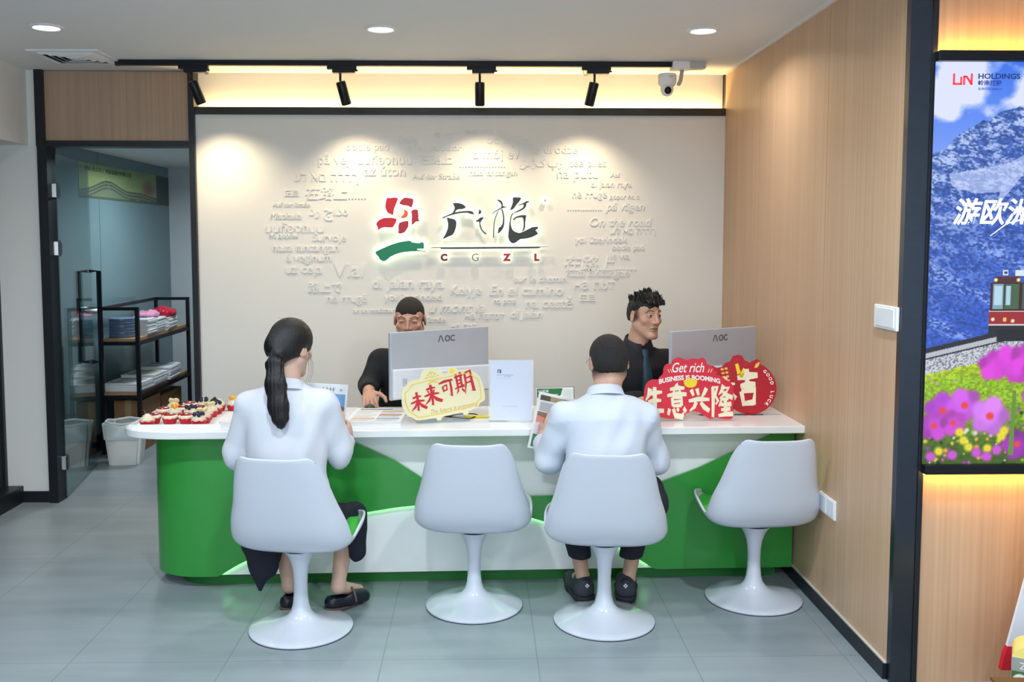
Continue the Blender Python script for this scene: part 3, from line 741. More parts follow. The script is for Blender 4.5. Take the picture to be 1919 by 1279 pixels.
# ------------------------------------------------------------------ people
SKIN = colmat('skin', .48, sss=.12)
SHIRT = mat('white_cotton', (212, 216, 227), .85, noise=((14, 14, 14), .02, .12))
SHIRT2 = mat('white_poplin', (205, 213, 228), .8, noise=((14, 14, 14), .02, .12))
NAVYC = mat('navy_cloth', (24, 27, 42), .85, noise=((60, 60, 60), .15, .1))
BLACKC = mat('black_cotton', (24, 27, 34), .85, noise=((60, 60, 60), .15, .1))
DARKT = mat('dark_trousers', (26, 30, 44), .85, noise=((60, 60, 60), .15, .1))
HAIR = mat('black_hair', (18, 17, 20), .42, noise=((220, 220, 12), .5, .35))
HAIRS = mat('cropped_black_hair', (36, 33, 34), .7, noise=((520, 520, 520), .7, .5))
def person(name_loc, label): 
    return thing('person', label, 'person', name_loc)
def torso(b, hip, chest, nb, shs, w=.15, dpt=.095):
    hip, chest, nb = [np.array(p, float) for p in (hip, chest, nb)]
    b.ell(hip, (.155, .115, .11), k=.04); b.ell((hip+chest)/2, (w-.015, dpt, .17), k=.05); b.ell(chest, (w, dpt+.005, .15), k=.05)
    for q in shs: b.limb(nb-np.array([0, 0, .06]), q, .05, .047, .04)
def arm(b, sh, el, wr, r=(.046, .037, .026)): b.limb(sh, el, r[0], r[1], .02).limb(el, wr, r[1], r[2], .012)
def leg(b, hp, kn, an, toe): b.limb(hp, kn, .078, .052, .03).limb(kn, an, .050, .030, .015).limb(an, toe, .030, .024, .015)
def wrinkle(a, seed, fx=23, fy=19, fz=29):
    r = np.random.default_rng(seed).random(9)*6.28
    def f(x, y, z):
        w = np.sin(fx*x+9*np.sin(2.2*z+r[0])+fz*.5*z+r[1])+np.sin(fz*z+5*np.sin(7*x+r[2])+11*y+r[3])+.6*np.sin(1.9*fx*x-1.4*fz*z+fy*y+r[4])
        return a*w
    return f
def grain(a, F, fx=900, fz=0):
    c, R = F
    def f(x, y, z):
        p = [ (x-c[0])*R[0, i]+(y-c[1])*R[1, i]+(z-c[2])*R[2, i] for i in range(3)]
        return a*(np.sin(fx*p[0]+40*np.sin(9*p[1]))+np.sin(fx*.73*p[1]+50*np.sin(11*p[0])+fx*.5*p[2])+np.sin(fx*.61*p[2]+30*p[0]))
    return f
def short_hair(F, parent, s=1.0, top=.0, low=-.055, temple=.030, m=None, wide=1.0, extra=None, name='hair', h=.004, front=.062):
    """a cap that follows the skull, carved away over the face and the ears"""
    c, R = F; b = Body(); T = lambda p: c+R @ (np.array(p, float)*np.array([wide, 1, 1])*s); V3 = lambda r: np.array(r)*s*np.array([wide, 1, 1])
    b.ell(T((0, -.012, .037+top*.5)), V3((.0762, .0962, .0853+top)), R, .01)
    b.ell(T((0, -.032, -.005)), V3((.068, .0705, .06)), R, .03)
    if extra: extra(b, T)
    b.ell(T((0, .112, -.034)), V3((.075, .082, .098)), R, .010, '-')
    for x in (-1, 1):
        b.ell(T((x*.074, .012, -.018)), V3((.03, .034, .046)), R, .012, '-')
        b.ell(T((x*.066, .080, .028)), V3((.030, .055, .042)), R, .010, '-')
    b.cut(T((0, 0, low)), R @ np.array([0, .25, -1]))
    b.fold(grain(.0004*s, F))
    def ragged(x, y, z):
        px, py, pz = [(x-c[0])*R[0, i]+(y-c[1])*R[1, i]+(z-c[2])*R[2, i] for i in range(3)]
        return (np.sin(330*px+90*py)+.7*np.sin(610*px+1)+.8*np.sin(400*py+210*pz))*.0011*np.clip((.085*s-pz)/.03, 0, 1)
    b.fold(ragged)
    return b.mesh(name, h, m or HAIRS, parent, smooth=1)
def collar(name, m, parent, c, tilt, r=(.058, .060), hgt=.036, open_front=.0, drop=.045, tilty=0.0, face=PI/2):
    """folded shirt collar: a standing band and a fall, open at the front"""
    bm = bmesh.new(); n = 48; rows = []
    prof = [(0, 0), (.000, hgt), (.004, hgt+.004), (.009, hgt), (.017, hgt-drop*.6), (.024, hgt-drop), (.021, hgt-drop), (.013, hgt-drop*.55), (.006, hgt-.006), (.004, 0)]
    M = Matrix.Translation(c) @ Matrix.Rotation(tilt, 4, 'X') @ Matrix.Rotation(tilty, 4, 'Y')
    gap = .16
    for i in range(n+1):
        a = face+gap+(2*PI-2*gap)*i/n; fr = (math.cos(a-face)+1)/2
        row = []
        for (o, z) in prof:
            fall = 1 if z > 0 else 0
            row.append(bm.verts.new(M @ Vector(((r[0]+o)*math.cos(a), (r[1]+o)*math.sin(a), z-.028*fr**2-(.016*fr**6 if o > .02 else 0)))))
        rows.append(row)
    for p, q in zip(rows, rows[1:]):
        for k in range(len(prof)): bm.faces.new((p[k], p[(k+1) % len(prof)], q[(k+1) % len(prof)], q[k]))
    bm.faces.new(rows[0]); bm.faces.new(list(reversed(rows[-1])))
    mb = MB(); mb.bm.free(); mb.bm = bm; return mb.build(name, m, parent, auto=60)

# --- woman on the left chair, seen from behind
P1 = person((-.766, 3.94, 0), 'person with a black ponytail and white blouse seated on the left chair reading')
F = frame((-.030, .035, 1.200), yaw=-.50, pitch=-.22, roll=.03)
b = Body(); T = head(b, F, .98); nb = (-.035, -.015, 1.045); neck(b, F, nb, .050)
sl, sr = (-.195, -.005, .965), (.108, -.005, .965)
torso(b, (-.02, -.03, .54), (-.043, -.01, .90), nb, (sl, sr), .145, .09)
el, er = (-.255, .06, .745), (.152, .075, .745); wl, wr = (-.17, .245, .745), (.163, .215, .775)
arm(b, sl, el, wl, (.042, .034, .024)); arm(b, sr, er, wr, (.042, .034, .024))
hand(b, wl, (.4, 1, .45), (-1, .2, .2), 1, (.5, .55, .6, .6), s=.92)
hand(b, wr, (.12, .75, .22), (1, -.25, .10), -1, (.75, .85, .9, .95), s=1.0, thumb=.3)
leg(b, (-.11, .0, .47), (-.155, .34, .37), (-.093, .215, .105), (-.075, .34, .05))
leg(b, (.08, .0, .47), (.15, .35, .37), (.127, .20, .105), (.205, .31, .05))
b.mesh('body', .006, SKIN, P1, [(0, -.13, .10, .004), (2, 1.05, 1.34, .004), (0, .12, .21, .0045), (1, .2, .34, .0045), (2, .72, .84, .0045)],
       face_colour(F, (206, 170, 152), (176, 100, 96), (30, 24, 22), s=.98))
b = Body()
b.ell((-.043, -.012, .905), (.172, .112, .15), k=.05).ell((-.043, -.02, .76), (.168, .118, .17), k=.06).ell((-.03, -.03, .60), (.170, .128, .15), k=.06)
b.limb((-.045, -.02, 1.0), sl, .062, .058, .04).limb((-.045, -.02, 1.0), sr, .062, .058, .04).limb((-.038, -.018, 1.035), (-.04, -.02, .95), .062, .10, .03)
b.limb(sl, (-.262, .045, .76), .062, .064, .025).limb((-.262, .045, .76), (-.225, .16, .72), .064, .056, .02).ell((-.262, .05, .715), (.048, .055, .045), k=.03)
b.limb(sr, (.158, .07, .76), .062, .060, .025).limb((.158, .07, .76), (.163, .185, .762), .060, .046, .02).ell((.160, .08, .715), (.040, .05, .042), k=.03)
b.fold(wrinkle(.0030, 3, 34, 21, 20)); b.mesh('blouse', .0075, SHIRT, P1)
collar('blouse_collar', SHIRT, P1, (-.035, -.018, 1.040), math.radians(-14), (.055, .056), .032, drop=.040, face=PI/2-.15)
b = Body()
b.ell((-.02, -.03, .51), (.178, .145, .08), k=.04)
for (h0, k0, x) in (((-.10, .0, .465), (-.165, .34, .375), -1), ((.075, .0, .465), (.16, .35, .375), 1)): b.limb(h0, k0, .085, .066, .03)
b.limb((-.205, .12, .42), (-.195, .14, .23), .104, .068, .03, '+', ((.25, 1, 0), .55)).limb((-.195, .14, .23), (-.202, .13, .125), .062, .010, .02, '+', ((.25, 1, 0), .5)).limb((-.13, .17, .42), (-.145, .17, .26), .075, .028, .03, '+', ((0, 1, 0), .5))
b.limb((.205, .19, .44), (.215, .19, .27), .058, .040, .03, '+', ((-.2, 1, 0), .5)).limb((.215, .19, .27), (.195, .19, .25), .035, .012, .02, '+', ((0, 1, 0), .5))
b.fold(lambda x, y, z: .003*np.sin(70*x+25*y+4*np.sin(8*z))*np.clip((.47-z)*6, 0, 1)); b.mesh('trousers', .008, NAVYC, P1)
# hair with a low side ponytail
c, R = F; Tn = lambda p: c+R @ np.array(p, float)
b = Body(); b.ell(Tn((0, -.012, .038)), (.083, .104, .091), R, .01).ell(Tn((0, -.05, -.015)), (.072, .066, .070), R, .03)
b.ell(Tn((0, .118, -.045)), (.070, .085, .105), R, .01, '-')
for x in (-1, 1): b.ell(Tn((x*.080, .020, -.030)), (.020, .030, .040), R, .01, '-')
b.ell(Tn((.050, -.02, -.085)), (.035, .05, .045), R, .02, '-')
tie = np.array([-.066, -.072, 1.188])
b.limb(Tn((-.01, -.085, .0)), tie, .045, .026, .03)
b.fold(grain(.0002, F, 500)); b.mesh('hair', .0045, HAIR, P1)
b = Body(); b.chain([tie, (-.070, -.108, 1.150), (-.061, -.135, 1.07), (-.050, -.150, .985), (-.042, -.155, .935), (-.040, -.150, .905)], [.024, .034, .043, .042, .032, .014], .02, ((.1, 1, .2), .62))
b.fold(lambda x, y, z: .0011*np.sin(400*x+5*np.sin(5*z)+60*z*0)+.0007*np.sin(640*x+7*np.sin(4*z))); b.mesh('ponytail', .0045, HAIR, P1)
MB().lathe([(.017, -.011), (.027, -.010), (.031, 0), (.027, .010), (.017, .011)], 24, Matrix.Translation(tie+np.array([-.002, -.016, -.006])) @ Matrix.Rotation(1.1, 4, 'X'), .08, 11).build('hair_tie', NAVYC, P1, smooth=True)
MB().sphere(tuple(tie+np.array([-.033, -.014, -.012])), .0045).sphere(tuple(tie+np.array([-.036, -.018, -.022])), .0045).build('pearl_bead', mat('pearl', (240, 238, 235), .2), P1, smooth=True)
for k, (x0, dxx) in enumerate([(.074, .0), (.076, .006), (.070, -.006)]):
    p0 = Tn((x0-.004, .028, -.01)); MB().tube([p0+np.array([.004, 0, -.0]), p0+np.array([.010+dxx, .004, -.045]), p0+np.array([.010+dxx, .004, -.085]), p0+np.array([-.004+dxx, .0, -.125])], [.0008, .0007, .0006, .0004], 5).build('hair_strand', HAIR, P1)
for k in range(7):
    q = Tn((-.05+.016*k, -.03, .118)); MB().tube([q, q+np.array([.003*(k-3), -.004, .005]), q+np.array([.008*(k-3)*.6, 0, .005+.002*(k % 3)])], [.0006, .0005, .0003], 5).build('hair_strand', HAIR, P1)
def flat_shoe(name, ankle, heel, toe, par, lb):
    h_, t_ = np.array(heel, float), np.array(toe, float); d = (t_-h_)/np.linalg.norm(t_-h_); n = np.array([-d[1], d[0], 0])
    b = Body(); b.limb(h_+[0, 0, .045], t_+[0, 0, .030], .036, .031, .02, '+', (n, 1.0)).limb(h_*.45+t_*.55+np.array([0, 0, .04]), t_+[0, 0, .028], .040, .028, .02)
    b.cut((0, 0, .012), (0, 0, -1)); b.ell(h_*.72+t_*.28+np.array([0, 0, .085]), (.028, .030, .04), k=.008, op='-').limb(h_+[0, 0, .07]+d*.01, h_*.5+t_*.5+np.array([0, 0, .072]), .024, .022, .006, '-')
    s_ = b.mesh(name, .004, mat('black_leather', (22, 26, 38), .35), par)
    b = Body(); b.limb(h_+[0, 0, .03], t_+[0, 0, .03], .039, .036, .01); b.cut(h_+[0, 0, .025], np.array([0, 0, 1])+d*.13); b.cut((0, 0, .001), (0, 0, -1)); o = b.mesh('sole', .004, mat('brown_heel', (92, 76, 66), .5), s_)
    q = h_*.40+t_*.60; M = Matrix.Translation(q+np.array([0, 0, .028])) @ Matrix.Rotation(math.atan2(d[1], d[0])-PI/2, 4, 'Z')
    MB().tube([M @ Vector((.043*math.cos(a), 0, .056*math.sin(a)+.002)) for a in np.linspace(0, PI, 13)], .0055, 6).sphere(tuple(M @ Vector((.0, -.008, .060))), (.018, .010, .007)).build('strap', mat('taupe_strap', (96, 82, 80), .6), s_, smooth=True)
flat_shoe('shoe', None, (.106, .175, 0), (.225, .285, 0), P1, '')
flat_shoe('shoe', None, (-.094, .185, 0), (-.075, .345, 0), P1, '')

# --- man with glasses on the third chair, seen from behind
P2 = person((.537, 3.99, 0), 'person with cropped hair, glasses and white shirt seated on the third chair, seen from behind')
F = frame((.027, .125, 1.115), yaw=.09, pitch=-.30, roll=-.03)
b = Body(); T = head(b, F, 1.02, 1.04); nb = (.002, .050, .975); neck(b, F, nb, .058)
sl, sr = (-.172, .02, .895), (.168, .02, .895); el, er = (-.228, .10, .695), (.222, .10, .685); wl, wr = (-.25, .27, .755), (.16, .34, .80)
torso(b, (0, -.02, .53), (0, .02, .83), nb, (sl, sr), .155, .10); arm(b, sl, el, wl); arm(b, sr, er, wr)
hand(b, wl, (-.05, 1, .35), (-1, -.1, .1), 1, (.7, .75, .8, .85), s=1); hand(b, wr, (-.3, 1, 0), (0, 0, 1), -1, s=1)
leg(b, (-.09, .0, .48), (-.115, .37, .42), (-.066, .235, .10), (-.105, .40, .05)); leg(b, (.10, .0, .50), (.235, .37, .47), (.142, .235, .10), (.165, .40, .05))
def ear_off(x, y, z): return ~((np.abs(x) > .0725) & (np.abs(y+.010) < .032) & (z < .032) & (z > -.05))
def scalp(x, y, z): return np.clip((z+.078-np.clip(y, 0, .1)*1.4)/.035, 0, 1)*np.clip((.040-y)/.02, 0, 1)*ear_off(x, y, z)*.86
b.mesh('body', .006, SKIN, P2, [(0, -.08, .13, .004), (2, .98, 1.26, .004)], face_colour(F, (198, 158, 138), (168, 100, 94), (34, 30, 30), s=1.02, scalp=scalp, wide=1.04))
short_hair(F, P2, 1.03, low=-.040, wide=1.05)
b = Body()
b.ell((0, .005, .84), (.178, .125, .15), k=.05).ell((0, -.03, .70), (.175, .130, .16), k=.06).ell((0, -.03, .57), (.178, .14, .12), k=.05)
b.limb((0, .025, .94), sl, .070, .062, .04).limb((0, .025, .94), sr, .070, .062, .04).limb((.002, .045, .965), (0, .02, .88), .064, .12, .03)
b.limb(sl, (-.236, .085, .70), .064, .062, .025).limb((-.236, .085, .70), (-.25, .20, .735), .062, .050, .02).ell((-.236, .07, .685), (.05, .05, .04), k=.03)
b.limb(sr, (.230, .085, .695), .064, .060, .025).limb((.230, .085, .695), (.18, .24, .77), .060, .048, .02).ell((.235, .075, .665), (.046, .05, .04), k=.03)
b.fold(wrinkle(.0028, 8, 33, 23, 30)); b.fold(lambda x, y, z: -.0025*np.exp(-((z-.905+.5*x*x)/.004)**2)*(y < .03)); b.mesh('shirt', .0075, SHIRT2, P2)
collar('shirt_collar', SHIRT2, P2, (.002, .046, .978), math.radians(-20), (.066, .066), .040, drop=.040, face=PI/2+.1)
b = Body(); b.ell((0, -.02, .51), (.182, .15, .085), k=.04)
for (h0, k0, a0) in (((-.07, .0, .475), (-.115, .365, .42), (-.080, .235, .205)), ((.10, .0, .50), (.245, .365, .475), (.150, .235, .205))): b.limb(h0, k0, .098, .078, .03).limb(k0, a0, .076, .052, .025)
b.ell((.225, .05, .525), (.055, .13, .075), k=.03)
b.cut((0, 0, .205), (0, 0, -1)); b.fold(wrinkle(.0012, 5)); b.mesh('trousers', .0075, DARKT, P2)
def sneaker(heel, toe, par):
    h_, t_ = np.array(heel, float), np.array(toe, float); d = (t_-h_)/np.linalg.norm(t_-h_)
    b = Body(); b.limb(h_+[0, 0, .055], h_*.4+t_*.6+np.array([0, 0, .050]), .046, .043, .02).limb(h_+[0, 0, .085], h_+d*.03+[0, 0, .10], .040, .038, .02).limb(h_*.4+t_*.6+np.array([0, 0, .045]), t_+[0, 0, .035], .046, .032, .02)
    b.cut((0, 0, .022), (0, 0, -1)); b.cut(h_+[0, 0, .118]-d*.03, np.array([0, 0, 1])-d*.25); b.ell(h_+d*.045+[0, 0, .125], (.030, .034, .04), k=.006, op='-')
    o = b.mesh('shoe', .004, mat('grey_mesh', (58, 62, 72), .8, noise=((260, 260, 260), .35, .4)), par)
    b = Body(); b.limb(h_+[0, 0, .030], h_*.4+t_*.6+np.array([0, 0, .030]), .050, .050, .02).limb(h_*.4+t_*.6+np.array([0, 0, .030]), t_+[0, 0, .03], .050, .036, .02); b.cut((0, 0, .034), (0, 0, 1)); b.cut((0, 0, .001), (0, 0, -1)); b.mesh('sole', .004, mat('dark_sole', (40, 42, 50), .7), o)
    b = Body(); b.limb(h_+[0, 0, .045], h_-d*.004+[0, 0, .085], .044, .038, .015); b.cut(h_+d*.010, d); b.cut((0, 0, .03), (0, 0, -1)); b.mesh('heel_counter', .004, mat('shoe_overlay', (34, 38, 48), .5), o)
    n = np.array([-d[1], d[0], 0]); M = Matrix.Translation(h_-d*.044+np.array([0, 0, .088])) @ Matrix.Rotation(math.atan2(d[1], d[0])-PI/2, 4, 'Z') @ Matrix.Rotation(-.25, 4, 'X')
    mb = MB()
    for k in range(4): mb.box(-.0032, .0032, -.001, .001, -.0032, .0032, M @ Matrix.Rotation(k*PI/2+PI/4, 4, 'Y') @ Matrix.Translation((.0042, 0, .0042)))
    mb.build('heel_emblem', mat('emblem_white', (225, 228, 230), .5), o)
sneaker((-.062, .225, 0), (-.105, .44, 0), P2); sneaker((.128, .220, 0), (.165, .44, 0), P2)
g = MB()
c, R = F; TG = lambda p: c+R @ (np.array(p, float)*1.03)
for x in (-1, 1):
    g.tube([TG((x*.082, -.012, .022)), TG((x*.083, .05, .020)), TG((x*.075, .098, .018))], .0016, 6)
    g.tube([TG((x*.034+.030*math.cos(a), .103, .010+.020*math.sin(a))) for a in np.linspace(0, 2*PI, 25)], .0014, 6)
g.tube([TG((-.006, .106, .014)), TG((.006, .106, .014))], .0014, 6); g = g.build('eyeglasses', mat('glasses_frame', (150, 152, 158), .25, .8), P2)

# --- clerk behind the left monitor
P3 = person((-.395, 5.33, 0), 'smiling person in black polo sitting behind the left monitor with one hand on the desk')
F = frame((0, -.03, 1.203), yaw=PI-.06, pitch=-.16, roll=0)
b = Body(); T = head(b, F, 1.0, 1.10); nb = (0, .0, 1.055); neck(b, F, nb, .060)
sl, sr = (-.172, .0, .970), (.172, .0, .970); el, er = (-.218, -.085, .845), (.22, -.08, .80); wl, wr = (-.200, -.325, .845), (.12, -.30, .83)
torso(b, (0, .06, .52), (0, .0, .88), nb, (sl, sr), .16, .10); arm(b, sl, el, wl, (.048, .040, .031)); arm(b, sr, er, wr)
hand(b, wl, (.15, -1, -.32), (-.25, -.3, 1), -1, (.45, .5, .55, .6), s=1.04); hand(b, wr, (-.2, -1, 0), (0, 0, 1), 1, s=1)
leg(b, (-.10, .06, .50), (-.12, -.32, .48), (-.12, -.28, .09), (-.12, -.40, .05)); leg(b, (.10, .06, .50), (.12, -.32, .48), (.12, -.28, .09), (.12, -.40, .05))
sc3 = lambda x, y, z: np.clip((z+.05)/.03, 0, 1)*np.clip((.034-y)/.02, 0, 1)*(np.abs(x) > .03)*ear_off(x, y, z)*.72
b.mesh('body', .006, SKIN, P3, [(0, -.115, .115, .003), (2, 1.07, 1.33, .003), (0, -.26, -.115, .004), (1, -.46, -.30, .004), (2, .77, .88, .004)], face_colour(F, (204, 156, 134), (172, 98, 90), (26, 22, 22), smile=.5, scalp=sc3, wide=1.10))
short_hair(F, P3, 1.0, top=.006, low=-.005, wide=1.075)
b = Body(); b.ell((0, .005, .885), (.185, .125, .155), k=.05).ell((0, .03, .72), (.185, .135, .17), k=.06).ell((0, .05, .57), (.18, .14, .12), k=.05)
b.limb((0, .005, .99), sl, .066, .064, .04).limb((0, .005, .99), sr, .066, .064, .04).limb((0, .003, 1.035), (0, 0, .93), .066, .12, .03)
b.limb(sl, (-.225, -.08, .845), .066, .060, .025).limb((-.225, -.08, .845), (-.205, -.27, .848), .060, .047, .02); b.limb(sr, er, .066, .06, .025).limb(er, (.14, -.25, .825), .06, .045, .02)
b.cut((-.2, -.275, .84), (0, -1, -.1)); b.fold(wrinkle(.0014, 4)); b.mesh('polo_shirt', .0075, BLACKC, P3)
collar('polo_collar', BLACKC, P3, (0, .002, 1.040), math.radians(12), (.066, .066), .030, face=-PI/2)
b = Body(); b.ell((0, .06, .50), (.175, .14, .09), k=.04)
for x in (-1, 1): b.limb((x*.10, .06, .50), (x*.12, -.32, .485), .095, .075, .03).limb((x*.12, -.32, .485), (x*.12, -.28, .11), .072, .055, .02)
b.mesh('trousers', .010, DARKT, P3)
for x in (-1, 1):
    b = Body(); b.limb((x*.12, -.27, .045), (x*.12, -.44, .035), .042, .036, .02); b.cut((0, 0, .002), (0, 0, -1)); b.mesh('shoe', .006, mat('black_leather', (22, 26, 38), .35), P3)

# --- clerk behind the right monitor
P4 = person((.890, 5.20, 0), 'young person in black shirt and patterned tie looking aside beside the right monitor')
A = .30
F = frame((.020, -.005, 1.232), yaw=PI+.55, pitch=-.04, roll=-.03)
RB = Rz(A)
B = lambda p: RB @ np.array(p, float)
b = Body(); T = head(b, F, 1.03, 1.0); nb = (-.010, .02, 1.085); neck(b, F, nb, .056)
sl, sr = B((-.170, .02, .985)), B((.165, .02, .975)); el, er = B((-.21, -.06, .76)), B((.21, -.07, .76)); wl, wr = B((-.14, -.26, .82)), B((.12, -.28, .82))
torso(b, (0, .06, .52), (-.01, .015, .89), nb, (sl, sr), .155, .10); arm(b, sl, el, wl); arm(b, sr, er, wr)
hand(b, wl, B((.15, -1, 0)), (0, 0, 1), -1, s=1); hand(b, wr, B((-.15, -1, 0)), (0, 0, 1), 1, s=1)
leg(b, (-.10, .06, .50), (-.10, -.28, .48), (-.11, -.25, .09), (-.11, -.37, .05)); leg(b, (.10, .06, .50), (.12, -.28, .48), (.12, -.25, .09), (.12, -.37, .05))
sc4 = lambda x, y, z: np.clip((z+.035)/.03, 0, 1)*np.clip((.036-y)/.02, 0, 1)*(np.abs(x) > .03)*ear_off(x, y, z)*.8
b.mesh('body', .006, SKIN, P4, [(0, -.09, .13, .0022), (1, -.14, .13, .0026), (2, 1.08, 1.37, .0022)], face_colour(F, (208, 164, 142), (176, 106, 98), (30, 24, 22), s=1.03, scalp=sc4, wide=1.0))
r4 = random.Random(11)
def quiff(b, T):
    b.ell(T((0, .030, .105)), (.062, .058, .030), F[1], .02)
    for i in range(110):
        a = r4.uniform(-1, 1); y = r4.uniform(-.085, .085); x = a*.070*math.sqrt(max(.05, 1-(y/.10)**2))
        z = .040+.085*math.sqrt(max(0, 1-(x/.085)**2-(y/.105)**2)); up = r4.uniform(.016, .034)*(1.2 if y > 0 else .8)
        b.limb(T((x, y, z-.004)), T((x+r4.uniform(-.004, .016)+x*.25, y+r4.uniform(-.006, .016), z+up)), .0080, .0018, .005)
    for i in range(14):
        x = -.055+.0085*i; b.limb(T((x, .080, .090)), T((x+r4.uniform(.0, .012), .097+r4.uniform(-.004, .006), .074+r4.uniform(-.008, .012))), .009, .002, .006)
short_hair(F, P4, 1.03, top=.004, low=-.010, wide=1.0, m=HAIR, extra=quiff, h=.003)
b = Body(); b.ell((-.01, .015, .90), (.178, .122, .155), RB, k=.05).ell((0, .035, .73), (.178, .13, .17), RB, k=.06).ell((0, .05, .57), (.175, .14, .12), k=.05)
b.limb((-.01, .02, 1.01), sl, .064, .062, .04).limb((-.01, .02, 1.01), sr, .064, .062, .04).limb((-.01, .02, 1.055), (-.01, .015, .95), .062, .12, .03)
b.limb(sl, el, .064, .056, .025).limb(el, wl, .056, .042, .02).limb(sr, er, .064, .056, .025).limb(er, wr, .056, .042, .02)
b.fold(wrinkle(.0013, 6)); b.mesh('shirt', .0075, BLACKC, P4)
collar('shirt_collar', mat('black_collar', (30, 33, 42), .7), P4, (-.012, .018, 1.074), math.radians(10), (.063, .063), .044, drop=.042, face=-PI/2+A)
TIE = mat('striped_tie', (34, 60, 74), .5, noise=((90, 4, 90), .55, 0))
tq = Matrix.Translation((-.012, .018, 0)) @ Matrix.Rotation(A-.05, 4, 'Z')
bm = bmesh.new()
pr = [(-.075, 1.055, .016), (-.083, 1.035, .019), (-.090, 1.018, .013), (-.098, .98, .020), (-.115, .93, .025), (-.126, .88, .029), (-.128, .82, .032), (-.124, .77, .034), (-.122, .74, .004)]
ro = []
for (y, z, wd) in pr: ro.append([bm.verts.new(tq @ Vector((sx*wd, y-.006*(1-abs(sx))-.022, z))) for sx in (-1, -.5, 0, .5, 1)]+[bm.verts.new(tq @ Vector((sx*wd, y+.004, z))) for sx in (1, 0, -1)])
for p, q in zip(ro, ro[1:]):
    for k in range(8): bm.faces.new((p[k], p[(k+1) % 8], q[(k+1) % 8], q[k]))
bm.faces.new(ro[0]); bm.faces.new(list(reversed(ro[-1])))
mb = MB(); mb.bm.free(); mb.bm = bm; mb.build('necktie', TIE, P4, auto=60)
b = Body(); b.ell((0, .06, .50), (.175, .14, .09), k=.04)
for x in (-1, 1): b.limb((x*.10, .06, .50), (x*.11, -.28, .485), .095, .075, .03).limb((x*.11, -.28, .485), (x*.115, -.25, .11), .072, .055, .02)
b.mesh('trousers', .010, DARKT, P4)
for x in (-1, 1):
    b = Body(); b.limb((x*.115, -.24, .045), (x*.115, -.41, .035), .042, .036, .02); b.cut((0, 0, .002), (0, 0, -1)); b.mesh('shoe', .006, mat('black_leather', (22, 26, 38), .35), P4)
# ------------------------------------------------------------------ logo on the wall
KW = .003337
def wx(px): return (px-899.6)*KW
def wz(py): return 1.66-(py-448)*KW
HALO = emat('logo_halo_led', (240, 255, 215), 3.6)
lg = thing('logo_sign', 'backlit wall logo of a red flower, green brush stroke and black brush characters', 'sign', (wx(860), YW, wz(430)))
def logo_part(name, m, pts, par=None, d=.014, off=.022, halo=True, grow=None):
    q = [((u/5.05+680-860)*KW, -(v/5.05+330-430)*KW) for u, v in pts]
    for _ in range(2): q = [p for a, b in zip(q, q[1:]+q[:1]) for p in ((a[0]*.86+b[0]*.14, a[1]*.86+b[1]*.14), (a[0]*.14+b[0]*.86, a[1]*.14+b[1]*.86))]
    mb = MB(); mb.prism(q, -off-d, -off)
    o = mb.build(name, [m, HALO], par or lg)
    if halo:
        for p in o.data.polygons:
            if all(o.data.vertices[i].co.y > -off-1e-4 for i in p.vertices): p.material_index = 1
    return o
RED = mat('logo_red', (196, 30, 50), .4); REDB = mat('logo_dark_red', (170, 40, 56), .4); LGREEN = mat('logo_green', (8, 128, 92), .4); INK = mat('logo_black', (48, 52, 54), .4); ORANGE = mat('logo_orange', (232, 96, 40), .4)
logo_part('petal', RED, [(240, 208), (262, 216), (300, 208), (335, 210), (340, 225), (318, 280), (300, 320), (297, 368), (285, 372), (240, 350), (220, 300), (226, 250)])
logo_part('petal', REDB, [(348, 265), (375, 228), (405, 208), (483, 220), (484, 250), (468, 305), (440, 290), (410, 283), (385, 281)])
logo_part('petal', REDB, [(463, 335), (490, 320), (526, 322), (530, 370), (530, 410), (541, 435), (510, 432), (470, 467), (466, 430), (470, 380)])
logo_part('petal', RED, [(133, 455), (160, 420), (205, 400), (280, 396), (328, 408), (320, 440), (290, 490), (240, 490), (215, 485), (180, 495), (148, 515), (150, 490)])
logo_part('petal', REDB, [(340, 485), (350, 445), (390, 432), (437, 425), (437, 480), (400, 535), (360, 548), (338, 540), (345, 510)])
ell = lambda cx, cy, rx, ry, n=28: [(cx+rx*math.cos(2*PI*i/n), cy+ry*math.sin(2*PI*i/n)) for i in range(n)]
logo_part('flower_centre', mat('logo_grey', (120, 130, 140), .4), ell(378, 360, 56, 43), off=.020)
logo_part('flower_centre', mat('logo_white', (245, 248, 250), .4), ell(376, 359, 51, 39), d=.002, off=.0342, halo=False)
logo_part('flower_centre', ORANGE, [(398, 325), (418, 330), (432, 345), (432, 375), (420, 394), (392, 402), (368, 388), (392, 372), (402, 350)], d=.002, off=.0364, halo=False)
logo_part('brush_stroke', LGREEN, [(122, 718), (180, 690), (260, 655), (340, 628), (420, 615), (455, 613), (462, 626), (500, 633), (545, 637), (550, 626), (575, 628), (582, 660), (578, 690), (525, 688), (512, 698), (590, 712), (604, 721), (540, 711), (460, 714), (380, 722), (310, 742), (255, 770), (230, 795), (200, 808), (165, 790), (155, 765), (135, 745)])
